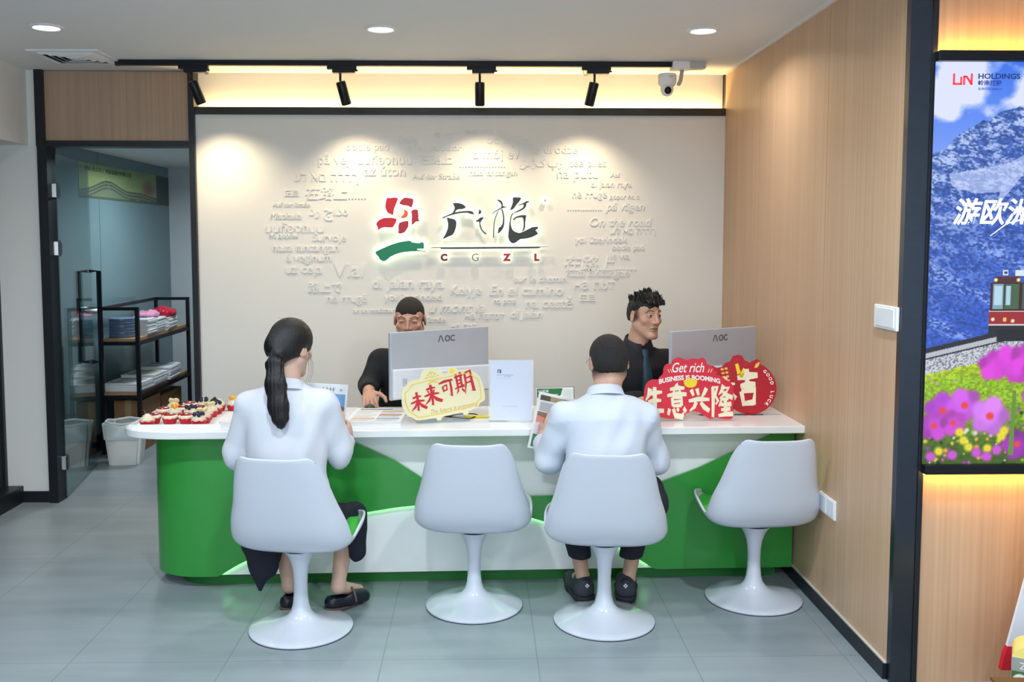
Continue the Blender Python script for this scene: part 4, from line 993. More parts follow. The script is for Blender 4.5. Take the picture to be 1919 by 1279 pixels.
for nm, sts in (('character', [[(850, 262), (890, 258), (940, 266), (972, 290), (975, 305), (940, 318), (900, 320), (882, 332), (874, 350), (850, 354), (864, 326), (872, 305), (862, 280)], [(746, 400), (800, 375), (850, 352), (920, 338), (1000, 332), (1040, 338), (1056, 368), (1020, 362), (985, 350), (920, 355), (860, 368), (805, 385), (762, 405)], [(795, 395), (830, 402), (870, 412), (888, 435), (885, 480), (870, 530), (850, 560), (810, 575), (780, 590), (757, 597), (785, 550), (805, 500), (808, 450), (800, 415)]]),
                ('character', [[(1100, 318), (1118, 330), (1122, 348), (1108, 365), (1092, 362), (1098, 340)], [(1068, 420), (1088, 418), (1110, 395), (1148, 392), (1132, 415), (1112, 440), (1115, 470), (1130, 510), (1150, 530), (1165, 540), (1176, 558), (1150, 548), (1120, 515), (1105, 480), (1102, 445), (1095, 430), (1085, 440), (1075, 432)]]),
                ('character', [[(1266, 230), (1290, 228), (1315, 245), (1325, 270), (1325, 290), (1372, 296), (1340, 302), (1315, 310), (1280, 328), (1240, 350), (1213, 368), (1235, 345), (1275, 320), (1308, 300), (1312, 280), (1298, 255)], [(1285, 335), (1260, 390), (1245, 450), (1242, 520), (1240, 588), (1230, 585), (1232, 520), (1238, 440), (1255, 380), (1275, 335)], [(1318, 310), (1328, 340), (1338, 400), (1338, 450), (1330, 490), (1310, 520), (1290, 540), (1275, 548), (1278, 520), (1285, 490), (1305, 480), (1322, 450), (1326, 400), (1318, 350), (1308, 320)], [(1415, 205), (1500, 208), (1480, 245), (1445, 285), (1430, 310), (1405, 325), (1390, 325), (1405, 290), (1418, 250)], [(1445, 285), (1510, 262), (1545, 242), (1568, 240), (1568, 252), (1545, 262), (1545, 285), (1530, 310), (1490, 335), (1440, 352), (1415, 358), (1430, 348), (1480, 322), (1515, 300), (1520, 272), (1480, 282)], [(1425, 350), (1405, 390), (1398, 440), (1402, 480), (1415, 510), (1440, 530), (1480, 540), (1520, 525), (1560, 505), (1600, 485), (1655, 480), (1655, 500), (1630, 515), (1650, 535), (1655, 550), (1600, 580), (1540, 595), (1490, 598), (1465, 615), (1440, 635), (1410, 638), (1385, 615), (1372, 575), (1378, 520), (1385, 450), (1395, 390), (1410, 355)], [(1420, 410), (1450, 385), (1500, 372), (1545, 372), (1540, 405), (1535, 440), (1535, 480), (1525, 520), (1500, 530), (1515, 500), (1520, 460), (1518, 420), (1510, 395), (1480, 395), (1450, 402), (1425, 425)]])):
    mb = MB()
    for k, st in enumerate(sts):
        q = [((u/5.05-180)*KW, -(v/5.05-100)*KW) for u, v in st]
        for _ in range(2): q = [p for a, b in zip(q, q[1:]+q[:1]) for p in ((a[0]*.84+b[0]*.16, a[1]*.84+b[1]*.16), (a[0]*.16+b[0]*.84, a[1]*.16+b[1]*.84))]
        mb.prism(q, -.036-.0002*k, -.022-.0002*k)
    o = mb.build(nm, [INK, HALO], lg)
    for p in o.data.polygons:
        if all(o.data.vertices[i].co.y > -.0235 for i in p.vertices): p.material_index = 1
logo_part('underline', INK, [(650, 675), (1757, 668), (1757, 671), (1672, 674), (1672, 686), (738, 692), (738, 681), (650, 681)])
for ch, u, m_ in (('C', 768, mat('logo_brown_red', (128, 44, 52), .4)), ('G', 1063, mat('logo_grey_brown', (110, 98, 98), .4)), ('Z', 1362, REDB), ('L', 1645, REDB)):
    me = text_fit(ch, None, 72/5.05*KW, .012, .0 if ch == 'G' else .2); o = link('letter', me, [m_, HALO], lg); o.location = ((u/5.05-180)*KW, -.028, -(770/5.05-100)*KW)
    for p in me.polygons:
        if p.normal.y > .9: p.material_index = 1
logo_part('registered_mark', mat('logo_white', (245, 248, 250), .4), ell(1722, 235, 22, 22, 24), off=.012)
o = link('registered_letter', text_fit('®', None, .010, .0008), mat('grey_print', (110, 110, 110), .6), lg); o.location = ((1722/5.05-180)*KW, -.0268, -(235/5.05-100)*KW)

# ------------------------------------------------------------------ raised words in many languages
rl = thing('relief_lettering', 'white raised lettering in many languages on the wall around the backlit logo', 'lettering', (wx(860), YW, wz(430)))
WORDS = [("Yolda", 764, 263, 40, 0), ("oodle pad", 690, 279, 80, 0), ("ar an mbóthar", 816, 278, 100, 0), ("på vej", 628, 303, 57, 0), ("บนท้องถนน", 722, 300, 100, 0), ("在路上", 818, 300, 60, 0), ("az úton", 722, 322, 76, .01),
 ("Auf der Straße", 818, 331, 88, 0), ("על אם הדרך", 613, 335, 118, 0), ("도로", 549, 363, 26, 0), ("在路上......", 631, 363, 112, .2), ("Auf der Straße", 548, 384, 70, .25), ("در جاده", 617, 400, 72, 0), ("Matkalla", 537, 405, 58, .2),
 ("บนท้องถนน", 553, 426, 108, 0), ("по дорож", 533, 444, 54, 0), ("Survoje", 618, 447, 62, 0), ("nasa lansangan", 574, 466, 124, 0), ("á veginum", 579, 485, 84, 0), ("uz ceļa", 570, 506, 68, 0), ("Vial", 653, 506, 56, .02), ("路上で", 608, 539, 63, 0),
 ("di jalan raya", 764, 534, 134, 0), ("në rrugë", 649, 562, 76, 0), ("yol üzerindeki", 774, 559, 108, 0), ("ar an mbóthar", 700, 582, 78, 0), ("oc lòyòa", 952, 265, 80, 0), ("na drodze", 1038, 281, 88, 0), ("a mój ev", 930, 293, 86, 0), ("سڑک پر", 1013, 309, 80, 0),
 ("tee piles", 1101, 308, 68, 0), ("nasa lansangan", 924, 326, 88, 0), ("................", 904, 313, 84, 0), ("na putu", 1082, 330, 76, .01), ("Aai", 1152, 328, 18, .2), ("di jalan raya", 1145, 347, 75, 0), ("në rrugë", 1105, 367, 64, 0), ("дорог по с", 1170, 371, 56, 0), ("..............", 1096, 393, 64, 0),
 ("på vägen", 1172, 389, 72, .25), ("On the road", 1164, 416, 116, .2), ("על אם הדרך", 1187, 434, 84, 0), ("yol üzerindek", 1127, 451, 98, 0), ("oodle pad", 1178, 465, 60, 0), ("in via", 1163, 480, 36, 0), ("在路上......", 1126, 494, 135, .2), ("nasa lansangan", 1121, 514, 120, .3), ("sur le chemin", 1013, 523, 98, 0),
 ("на път", 1115, 534, 76, 0), ("Kelyje", 873, 547, 58, 0), ("En el camino", 987, 545, 138, .15), ("na poti", 946, 566, 42, 0), ("na cestě", 1030, 568, 90, 0), ("도로", 1102, 559, 30, 0), ("u mont la", 856, 577, 104, .35), ("на патот", 908, 594, 74, 0), ("di jalan", 987, 592, 60, .3), ("Straße", 817, 600, 34, 0), ("на път", 868, 612, 48, 0), ("路上で", 832, 255, 32, 0), ("走る", 883, 250, 24, 0)]
for body, px, py, wpx, sh in WORDS:
    o = link('raised_lettering', text_fit(body, wpx*KW, None, .0055, 0 if any(0x370 <= ord(ch) < 0x600 for ch in body) or 'M' in body or 'V' in body else .018, sh), RELIEF, rl); o.location = (wx(px)-wx(860), -.0026, wz(py)-wz(430))

# ------------------------------------------------------------------ screen on the right
SX, SZ, SW, SH = 1.619, .836, .82, 1.452
tv = thing('advertising_screen', 'tall lit advertising screen of a mountain railway and flowers at the right edge', 'screen', (SX, 3.395, SZ))
bxo('housing', BLACK, tv, -.004, SW+.03, -.018, 0, -.004, SH+.004)
fr = MB(); fr.box(0, SW+.04, -.045, 0, SH, SH+.036).box(0, SW+.04, -.045, 0, -.034, 0).box(SW, SW+.04, -.026, 0, 0, SH); fr.build('bezel', BLACK, tv, bev=.002)
OR = emat('amber_led', (255, 182, 70), 80)
bxo('light_strip', OR, tv, .002, SW+.03, -.034, -.026, SH+.0361, SH+.0368); bxo('light_strip', OR, tv, .002, SW+.03, -.034, -.026, -.0355, -.0345)
p = Paint(SW*1000, SH*1000, 2.4)
u, vv = p.u, p.v
U = lambda x, y: (x-1750+ (y-118)*.0313)*1.932
V_ = lambda y: (y-118)*1.936
sky = np.clip(vv/400, 0, 1)[..., None]; p.a = np.array([58, 112, 228.])*(1-sky)+np.array([130, 160, 240.])*sky
cl = fbm(u/130+3, vv/90+1, 21, 6)
for cx, cy, rx, ry in ((95, 60, 150, 150), (40, 170, 90, 60), (350, 110, 120, 130), (560, 120, 220, 120)):
    d = np.sqrt(((u-cx)/rx)**2+((vv-cy)/ry)**2); p.mix(np.clip((1-d)*2.2+(cl-.5)*4.5, 0, 1), (214, 220, 246))
ridge = np.interp(u, [0, 30, 48, 70, 88, 130, 185, 262, 340, 480, 560, 700, 820], [318, 312, 306, 282, 262, 236, 207, 168, 140, 190, 260, 300, 330])+(fbm(u/22, u*0, 5, 5)-.5)*20
n1 = fbm((u+vv*.7)/46, (vv-u*.3)/20, 31, 6); n2 = fbm((u-vv*.5)/9, vv/6, 33, 5)
k = np.clip((vv-ridge)/3, 0, 1); dep = np.clip((vv-ridge)/900, 0, 1)
base = np.array([62, 96, 178.])*(1-dep[..., None])+np.array([44, 84, 196.])*dep[..., None]
snow = np.clip((n1*.55+n2*.55-.50)*6, 0, 1)*np.clip(.95-dep*1.2, .0, 1); rock = base*(.55+.8*n2[..., None])
p.a = p.a*(1-k[..., None])+(rock*(1-snow[..., None])+np.array([190, 206, 248.])*snow[..., None])*k[..., None]
p.poly([(62, 395), (200, 375), (280, 355), (350, 320), (330, 400), (290, 450), (235, 520), (250, 460), (160, 465), (75, 440)], (206, 216, 250), .6)
band = np.clip(np.sin((vv*.9-u*.45+60*n1)/26), 0, 1)**6*((vv > 640) & (vv < 1010)); p.mix(band*k*.6*np.clip((n2-.42)*6, 0, 1), (180, 202, 250))
rail = lambda uu: 1040-uu*.235
p.mix(((vv > rail(u)-14)).astype(float), (34, 36, 48)); p.mix(((vv > rail(u)+4)).astype(float), (176, 180, 190))
p.mix((vv > rail(u)+22)*1.0, (40, 42, 52)); g = fbm(u/4, vv/4, 41, 3)
p.mix((vv > rail(u)+28)*1.0, (200, 202, 210)); p.mix((vv > rail(u)+28)*np.clip((.46-g)*9, 0, 1), (110, 116, 130))
gl = rail(u)+84+(fbm(u/9, u*0, 43, 4)-.5)*14
gn = fbm(u/9, vv/6, 44, 4)
p.a = np.where((vv > gl)[..., None], np.array([150, 196, 30.])*(.55+.75*gn[..., None])+np.array([30, 10, 0.])*np.clip((gl+60-vv)/60, 0, 1)[..., None], p.a)
p.mix(np.clip((vv-1220)/180, 0, 1)*.75, (40, 66, 30))
rr = np.random.default_rng(5)
for i in range(240):
    x, y = rr.uniform(0, 820), rr.uniform(1250, 1450); c = [(222, 214, 60), (206, 90, 206), (160, 190, 60), (150, 60, 170), (236, 170, 80), (30, 40, 30), (230, 220, 235)][rr.integers(7)]; p.disc(x, y, rr.uniform(5, 15), c, .7, k=.9)
for i in range(26): p.disc(rr.uniform(0, 160), rr.uniform(1130, 1250), rr.uniform(3, 8), (180, 140, 200) if i % 2 else (120, 170, 40), .7)
def bloom(x, y, r, c=(196, 84, 224), ctr=True, a0=0):
    for q in range(5): a = a0+q*2*PI/5; p.disc(x+.52*r*math.cos(a), y+.52*r*math.sin(a), r*.56, tuple(np.array(c)*(.82+.06*q)), .45)
    p.disc(x, y, r*.55, tuple(np.minimum(255, np.array(c)*1.05)), .8)
    if ctr: p.disc(x, y, r*.24, (226, 64, 60), .5)
for x, y, r in ((250, 1090, 60), (310, 1070, 62), (370, 1062, 60), (430, 1070, 62), (500, 1080, 66), (340, 1110, 50), (600, 1100, 70), (700, 1120, 70)): bloom(x, y, r, (206, 62, 206), False, r)
for x, y, r, cc in ((70, 1255, 74, (172, 66, 206)), (40, 1310, 60, (186, 70, 200)), (150, 1235, 70, (196, 88, 220)), (110, 1300, 52, (190, 70, 196)), (245, 1275, 78, (206, 120, 236)), (420, 1190, 64, (190, 70, 210)), (350, 1380, 62, (150, 50, 170)), (520, 1260, 80, (196, 80, 216)), (660, 1300, 80, (186, 70, 200))): bloom(x, y, r, cc, True, x)
for x, y in ((135, 1335), (150, 1365), (290, 1350), (300, 1330), (60, 1405), (170, 1390), (240, 1395)): p.disc(x, y, 22, (226, 222, 50), .6); p.disc(x, y, 8, (240, 190, 40), .5)
for x, y in ((200, 1410), (275, 1400), (110, 1420), (30, 1425), (240, 1425)): p.disc(x, y, 24, (196, 84, 206), .5)
p.disc(335, 1185, 14, (206, 200, 60), .5); p.poly([(325, 1180), (340, 1180), (336, 1420), (318, 1420)], (96, 140, 50))
# the red railcar
TX = lambda x: (x-1733)*1.932; TY = lambda y: (y-118)*1.936
R_ = lambda x0, y0, x1, y1, c: p.rect(TX(x0), TY(y0), TX(x1), TY(y1), c)
R_(1850, 604, 2010, 622, (34, 36, 44)); R_(1866, 612, 2010, 634, (24, 26, 32)); R_(1850, 578, 2010, 602, (150, 34, 46)); R_(1850, 602, 2010, 605, (222, 206, 210)); R_(1850, 576, 2010, 579, (226, 210, 200))
R_(1852, 524, 2010, 577, (60, 26, 34)); R_(1856, 527, 1876, 573, (120, 160, 176)); R_(1859, 530, 1874, 566, (176, 206, 226)); R_(1879, 527, 1906, 573, (66, 96, 70)); R_(1881, 530, 1890, 566, (170, 200, 224)); R_(1912, 527, 1960, 573, (70, 90, 80))
p.poly([(TX(1856), TY(524)), (TX(1860), TY(513)), (TX(1906), TY(512)), (TX(1910), TY(524))], (96, 30, 36)); R_(1868, 516, 1900, 523, (60, 46, 44))
for x, y in ((1861, 519), (1904, 519), (1858, 593), (1896, 596)): p.disc(TX(x), TY(y), 8, (250, 236, 170), .4)
R_(1878, 590, 1884, 597, (226, 190, 90)); R_(1874, 501, 1884, 510, (214, 226, 240)); R_(1876, 503, 1882, 508, (40, 60, 90)); R_(1898, 500, 1960, 511, (210, 222, 236))
scr = p.build('display', colmat('screen_glow', .25, es=.85), tv); scr.location = (0, -.0185, 0)
def scr_text(name, body, px, py, wpx, hpx, rgb, es=1.2, off=0, sh=0):
    o = link(name, text_fit(body, wpx*1.932e-3, hpx*1.936e-3 if hpx else None, .0008, off, sh), emat('screen_'+name, rgb, es), tv); o.location = ((px-1733-(640-py)*.018+.0)*1.932e-3, -.0195, SH-(py-118)*1.936e-3); return o
scr_text('headline', '游欧洲', 1856, 392, 152, 50, (250, 252, 255), 1.6, .035, .22)
scr_text('brand_name', 'HOLDINGS', 1861, 144, 78, 10, (24, 40, 92), .9, .06)
scr_text('brand_chinese', '岭南控股', 1844, 156, 44, 10, (24, 40, 110), .9, .05)
scr_text('stock_code', '股票代码:000524', 1844, 167, 44, 5, (40, 60, 130), .9)
mb = MB()
for x0, z0, x1, z1 in ((0, 0, 3.6, 21), (0, 0, 17, 3.6), (13.6, 0, 17, 15), (19, 0, 22.6, 17), (19, 13.4, 26, 17), (33, 0, 36.6, 21)): mb.box(x0*1.932e-3, x1*1.932e-3, -.0005, .0003, z0*1.93e-3, z1*1.93e-3)
mb.prism([(a_*1.932e-3, b_*1.93e-3) for a_, b_ in ((22, 17), (26, 17), (36, 4), (36, 0), (33, 0))], -.0005, .0003)
o = mb.build('brand_emblem', emat('screen_emblem_red', (226, 40, 50), 1.1), tv); o.location = ((1775-1733-9)*1.932e-3, -.0195, SH-(160-118)*1.936e-3)
mb = MB(); mb.tube([(.20, 0, .60), (.26, 0, .645), (.34, 0, .665), (.42, 0, .660), (.37, 0, .64), (.335, 0, .60), (.40, 0, .615), (.5, 0, .66)], [.0008, .002, .003, .003, .004, .004, .003, .001], 6)
o = mb.build('flourish', emat('screen_headline', (250, 252, 255), 1.6), tv); o.location = (.02, -.0195, .235)
bxo('divider', emat('screen_brand_name', (24, 40, 92), .9), tv, .352, .3535, -.0198, -.019, SH-.135, SH-.04)
# ------------------------------------------------------------------ things on the counter
CM = Matrix.Translation((XR, 4.50, 0)) @ Matrix.Rotation(CTR, 4, 'Z')
PRINT = colmat('printed_paper', .45)
PAPER = mat('white_paper', (238, 240, 242), .6)
SCRN = mat('monitor_silver', (190, 196, 206), .35, .25)
SCRN2 = mat('monitor_white', (226, 231, 240), .4)
MWD = math.radians(32)
def monitor(loc, rz, lb):
    t = thing('computer_monitor', lb, 'monitor', loc, rz, 'silver backed monitors on the counter')
    W, H0 = .605, .345                                   # local: x along the panel, -y its back (towards the customers), z up from the desk
    MB().box(-W/2, W/2, -.012, .010, .065, .065+H0).build('panel', SCRN, t, bev=.004)
    bxo('screen', mat('screen_black', (12, 14, 18), .15), t, -W/2+.006, W/2-.006, .0095, .0115, .075, .059+H0)
    MB().prism([(-W/2+.006, .072), (W/2-.006, .072), (W/2-.006, .205), (-W/2+.006, .225)], -.034, -.011).build('back_cover', SCRN2, t, bev=.006)
    MB().box(-.035, .035, -.050, -.030, .010, .20).build('stand', SCRN2, t, bev=.004)
    MB().box(-.11, .11, -.12, .10, 0, .008).build('stand_base', mat('stand_grey', (170, 168, 160), .35, .6), t, bev=.003)
    mb = MB()
    for q in ([(0, 0), (.012, .034), (.018, .034), (.006, 0)], [(.017, .034), (.023, .034), (.036, 0), (.030, 0)]): mb.prism(q, -.0135, -.0118)
    o = mb.build('emblem', mat('emblem_grey', (96, 100, 108), .4), t); o.location = (-.02, 0, .345)
    o = link('emblem', text_fit('OC', .062, .034, .0016, .07), MATS['emblem_grey'], t); o.location = (.053, -.0128, .362)
    me = text_fit('▯', None, .03, .0012) if 0 else None
    mb = MB().box(-.245, -.222, -.0352, -.0338, .14, .143).box(-.245, -.222, -.0352, -.0338, .172, .175).box(-.245, -.242, -.0352, -.0338, .14, .175).box(-.225, -.222, -.0352, -.0338, .14, .175)
    for k in range(3): mb.box(-.239+k*.0055, -.237+k*.0055, -.0352, -.0338, .147, .168)
    mb.build('rating_mark', mat('faint_grey', (176, 182, 192), .5), t)
    return t
monitor((-.21, 4.905, ZT), math.radians(35), 'silver monitor seen from behind in front of the clerk in the black polo')
monitor((1.226, 4.905, ZT+.0), math.radians(30), 'silver monitor seen from behind beside the wooden wall')

def brush(mb, strokes, sx, sz, d0, d1, fat=1.3):
    """strokes: polylines of (x, z, half width) in a unit square, drawn as tapering ribbons"""
    for k, st in enumerate(strokes):
        L, R2 = [], []
        for i, (x, z, w_) in enumerate(st):
            x0, z0 = st[max(0, i-1)][:2]; x1, z1 = st[min(len(st)-1, i+1)][:2]; dx_, dz_ = x1-x0, z1-z0; l = math.hypot(dx_, dz_) or 1
            w_ *= fat; L.append(((x-dz_/l*w_)*sx, (z+dx_/l*w_)*sz)); R2.append(((x+dz_/l*w_)*sx, (z-dx_/l*w_)*sz))
        e = .00006*k
        for i in range(len(L)-1): mb.prism([L[i], L[i+1], R2[i+1], R2[i]], d0-e, d1)
    return mb
S = lambda *p: list(p)
WEI = [S((.2, .70, .03), (.5, .76, .05), (.78, .74, .02)), S((.05, .46, .03), (.5, .54, .05), (.95, .50, .03)), S((.50, .98, .06), (.52, .5, .06), (.46, .05, .05), (.36, .10, .01)), S((.48, .50, .04), (.3, .25, .05), (.02, .08, .01)), S((.52, .50, .03), (.72, .28, .07), (1.0, .12, .06), (1.08, .16, .01))]
LAI = [S((.2, .80, .03), (.5, .85, .05), (.78, .84, .02)), S((.28, .73, .04), (.36, .62, .02)), S((.70, .74, .04), (.60, .62, .02)), S((.05, .50, .03), (.5, .57, .05), (.95, .54, .03)), S((.50, 1.0, .06), (.52, .5, .06), (.48, .02, .05), (.38, .08, .01)), S((.48, .52, .04), (.3, .28, .05), (.02, .10, .01)), S((.52, .50, .03), (.75, .28, .07), (1.05, .16, .06), (1.12, .22, .01))]
KE = [S((.02, .84, .03), (.4, .92, .06), (1.0, .95, .04), (1.05, .90, .01)), S((.25, .66, .05), (.30, .36, .04)), S((.27, .66, .03), (.55, .72, .05), (.52, .42, .04)), S((.28, .42, .03), (.54, .46, .03)), S((.82, .92, .05), (.84, .5, .06), (.80, .08, .06), (.62, .18, .01))]
QI = [S((.0, .80, .02), (.48, .88, .04)), S((.12, .96, .05), (.14, .36, .04)), S((.36, 1.0, .05), (.36, .36, .04)), S((.14, .66, .02), (.36, .69, .03)), S((.14, .52, .02), (.36, .55, .03)), S((-.04, .34, .02), (.5, .42, .045)), S((.16, .30, .04), (.02, .12, .01)), S((.34, .30, .04), (.46, .16, .03)), S((.60, .92, .05), (.60, .5, .04), (.48, .06, .01)), S((.60, .92, .03), (.92, 1.0, .05), (.94, .5, .06), (.98, .14, .07), (.82, .16, .01)), S((.62, .70, .02), (.92, .75, .03)), S((.60, .50, .02), (.92, .55, .03))]
SHENG = [S((.28, .98, .08), (.18, .70, .05), (.02, .52, .02)), S((.20, .76, .04), (.55, .82, .06), (.92, .84, .03)), S((.14, .46, .04), (.5, .52, .06), (.86, .52, .03)), S((.52, 1.04, .06), (.52, .5, .07), (.50, .08, .07)), S((.0, .04, .03), (.5, .12, .06), (1.0, .12, .05))]
YI = [S((.48, 1.06, .06), (.55, .95, .04)), S((.15, .88, .03), (.55, .93, .05), (.92, .92, .03)), S((.34, .84, .04), (.40, .74, .03)), S((.68, .86, .04), (.60, .74, .03)), S((.0, .68, .03), (.5, .74, .05), (1.02, .72, .04)), S((.26, .62, .05), (.28, .34, .04)), S((.26, .62, .03), (.76, .64, .05), (.74, .36, .05)), S((.28, .48, .03), (.74, .51, .03)), S((.28, .35, .03), (.74, .37, .04)), S((.10, .26, .05), (.02, .06, .04)), S((.30, .26, .05), (.40, .04, .06), (.76, .0, .06), (.86, .14, .02)), S((.50, .28, .04), (.58, .18, .04)), S((.84, .28, .05), (.98, .16, .04))]
XING = [S((.12, .96, .06), (.24, .70, .04)), S((.42, 1.0, .06), (.50, .72, .04)), S((.92, 1.02, .06), (.78, .78, .05), (.62, .60, .02)), S((-.02, .48, .04), (.5, .56, .065), (1.06, .54, .04)), S((.36, .44, .06), (.26, .22, .05), (.02, .06, .02)), S((.60, .42, .05), (.78, .22, .07), (1.04, .06, .06))]
LONG = [S((.04, .96, .03), (.30, .98, .05), (.18, .70, .04), (.32, .52, .04), (.20, .40, .02)), S((.08, .98, .05), (.08, .5, .05), (.04, -.02, .04)), S((.62, 1.04, .06), (.50, .84, .04), (.36, .72, .01)), S((.56, .94, .03), (.88, .96, .04), (.66, .74, .04), (.40, .60, .01)), S((.54, .84, .03), (.78, .70, .05), (1.06, .62, .05)), S((.44, .56, .03), (.84, .60, .04)), S((.50, .50, .05), (.36, .34, .02)), S((.46, .38, .03), (.98, .42, .05)), S((.46, .22, .03), (.92, .26, .045)), S((.68, .56, .05), (.68, .08, .05)), S((.32, .03, .03), (.7, .08, .05), (1.06, .08, .05))]
DA = [S((.0, .60, .04), (.5, .68, .07), (1.0, .70, .04)), S((.50, 1.02, .08), (.48, .6, .08), (.30, .28, .06), (.0, .04, .01)), S((.50, .60, .05), (.72, .28, .09), (1.04, .04, .08))]
JI = [S((.0, .82, .05), (.5, .88, .09), (1.0, .90, .06)), S((.46, 1.08, .09), (.48, .64, .08)), S((.14, .58, .05), (.5, .63, .08), (.88, .64, .05)), S((.18, .44, .08), (.28, .02, .06)), S((.18, .44, .05), (.84, .48, .08), (.76, .06, .08)), S((.26, .08, .05), (.78, .12, .07))]

# pale yellow festive sign on a clear easel
CREAM = mat('cream_board', (228, 219, 180), .5); GOLD = mat('gold_print', (228, 206, 84), .45); REDP = mat('red_print', (196, 22, 44), .45)
def rounded(pts, n=5, r=.18):
    out = []
    for i in range(len(pts)):
        p0, p1, p2 = Vector(pts[i-1]), Vector(pts[i]), Vector(pts[(i+1) % len(pts)])
        a = p1+(p0-p1)*r; c = p1+(p2-p1)*r
        for k in range(n+1): t = k/n; q = a*(1-t)**2+p1*2*t*(1-t)+c*t*t; out.append((q.x, q.y))
    return out
W1, H1 = .41, .225
sg = thing('greeting_sign', 'pale yellow festive sign with four red brush characters in front of the left monitor', 'sign', (-.160, 4.49, ZT+.018), rot=(math.radians(-9), math.radians(-8), math.radians(14)))
ol = [(-.5, .38), (-.46, .16), (-.40, .10), (-.36, .02), (-.12, .0), (-.12, -.06), (-.07, -.06), (-.06, .0), (.20, .02), (.20, -.05), (.26, -.05), (.27, .02), (.38, .05), (.42, .14), (.49, .18), (.5, .45), (.47, .72), (.42, .80), (.37, .90), (.22, .92), (.21, .97), (.16, 1.0), (.11, .97), (.10, .90), (.04, .90), (.03, 1.0), (-.03, 1.08), (-.08, 1.02), (-.15, 1.08), (-.22, 1.0), (-.23, .88), (-.38, .86), (-.41, .78), (-.47, .72)]
ol = rounded([(x*W1, (z+.06)*H1) for x, z in ol], 4, .3)
MB().prism(ol, -.004, .004).build('board', CREAM, sg)
mb = MB()
ring = rounded([(x*W1, (z+.06)*H1) for x, z in [(-.45, .40), (-.42, .22), (-.36, .14), (-.33, .07), (.34, .09), (.38, .17), (.45, .24), (.45, .66), (.38, .74), (.34, .83), (-.34, .80), (-.37, .72), (-.44, .64)]], 4, .25)
mb.tube([(x, -.0045, z) for x, z in ring+[ring[0]]], .0022, 6)
for cx, cz, r_ in ((-.095, .93, .055), (.155, .93, .030)): mb.tube([(cx*W1+r_*.25*math.cos(a)*(1 if r_ > .05 else .8), -.0045, (cz+.06)*H1+r_*.25*math.sin(a)) for a in np.linspace(0, 2*PI, 17)], .0020, 6)
for k in range(5): a = .35+k*.61; mb.tube([(-.095*W1+.018*math.cos(a), -.0045, .90*H1+.016*math.sin(a)), (-.095*W1+.036*math.cos(a), -.0045, .90*H1+.030*math.sin(a)), (-.095*W1+.030*math.cos(a+.25), -.0045, .90*H1+.024*math.sin(a+.25))], .0018, 6)
mb.tube([(-.155*W1, -.0045, .80*H1), (-.095*W1, -.0045, .85*H1), (-.035*W1, -.0045, .80*H1)], .0035, 6)
mb.build('gold_ornament', GOLD, sg)
mb = MB().lathe([(0, -.0), (.010, 0), (.012, .002), (0, .0022)], 24, Matrix.Translation((.155*W1, -.004, .99*H1)) @ Matrix.Rotation(PI/2, 4, 'X')); mb.build('gold_stud', mat('yellow_print', (240, 214, 40), .4), sg, auto=40)
for k, (st, cx, cz, sx_, sz_) in enumerate(((WEI, -.345, .26, .075, .095), (LAI, -.175, .33, .080, .100), (KE, .02, .43, .070, .088), (QI, .215, .42, .090, .115))):
    o = brush(MB(), st, sx_, sz_, -.0052, -.0040).build('character', REDP, sg); o.location = (cx*W1-.022, -.0, (cz)*H1)
o = link('script_line', text_fit('The future is promising', .235, .026, .001, 0, .35), mat('tan_print', (206, 176, 110), .5), sg); o.location = (.045, -.0046, .19*H1)
CLEAR = bpy.data.materials.new('clear_acrylic'); CLEAR.use_nodes = True
nt = CLEAR.node_tree; nt.nodes.remove(nt.nodes['Principled BSDF']); tr_ = nt.nodes.new('ShaderNodeBsdfTransparent'); gl_ = nt.nodes.new('ShaderNodeBsdfGlossy'); ms_ = nt.nodes.new('ShaderNodeMixShader'); tr_.inputs[0].default_value = (.93, .95, .96, 1); gl_.inputs['Roughness'].default_value = .05; ms_.inputs[0].default_value = .08
nt.links.new(tr_.outputs[0], ms_.inputs[1]); nt.links.new(gl_.outputs[0], ms_.inputs[2]); nt.links.new(ms_.outputs[0], nt.nodes['Material Output'].inputs[0])
es = thing('sign_easel', 'clear acrylic easel holding up the pale yellow festive sign', 'easel', (-.15, 4.515, ZT), math.radians(14))
MB().box(-.16, .10, -.02, .0, 0, .004).box(-.16, .10, -.024, -.020, 0, .016).build('ledge', CLEAR, es)
MB().prism([(-.14, 0), (-.06, .0), (-.06, .12), (-.14, .12)], .014, .018).prism([(.02, 0), (.08, .0), (.08, .12), (.02, .12)], .014, .018).box(-.16, .10, 0, .12, 0, .004).build('back_rest', CLEAR, es)

# white acrylic notice holder
nh = thing('notice_holder', 'white upright acrylic notice with small print standing between monitor and brochure', 'notice', (.148, 4.50, ZT), math.radians(-2), rot=(math.radians(-6), 0, math.radians(-2)))
MB().box(-.108, .108, -.002, .004, 0, .298).build('acrylic_sheet', CLEAR, nh); MB().box(-.108, .108, 0, .075, 0, .003).build('foot', CLEAR, nh)
p = Paint(200, 286, 1.6, (206, 213, 232)); r_ = np.random.default_rng(3)
p.rect(34, 40, 52, 58, (60, 66, 80)); p.rect(40, 44, 46, 58, (222, 228, 244)); p.rect(44, 42, 47, 56, (60, 66, 80))
for y, x0, x1, c in ((66, 32, 100, (70, 74, 86)), (66, 70, 112, (50, 54, 66)), (72, 66, 100, (80, 84, 96)), (80, 32, 96, (170, 176, 190)), (216, 60, 130, (120, 126, 140)), (230, 62, 128, (200, 206, 220)), (244, 76, 122, (196, 202, 216))):
    x = x0
    while x < x1: w_ = r_.uniform(2, 6); p.rect(x, y, min(x+w_, x1), y+2.4, c); x += w_+1.2
p.build('printed_sheet', PRINT, nh).location = (-.100, -.0045, .006)

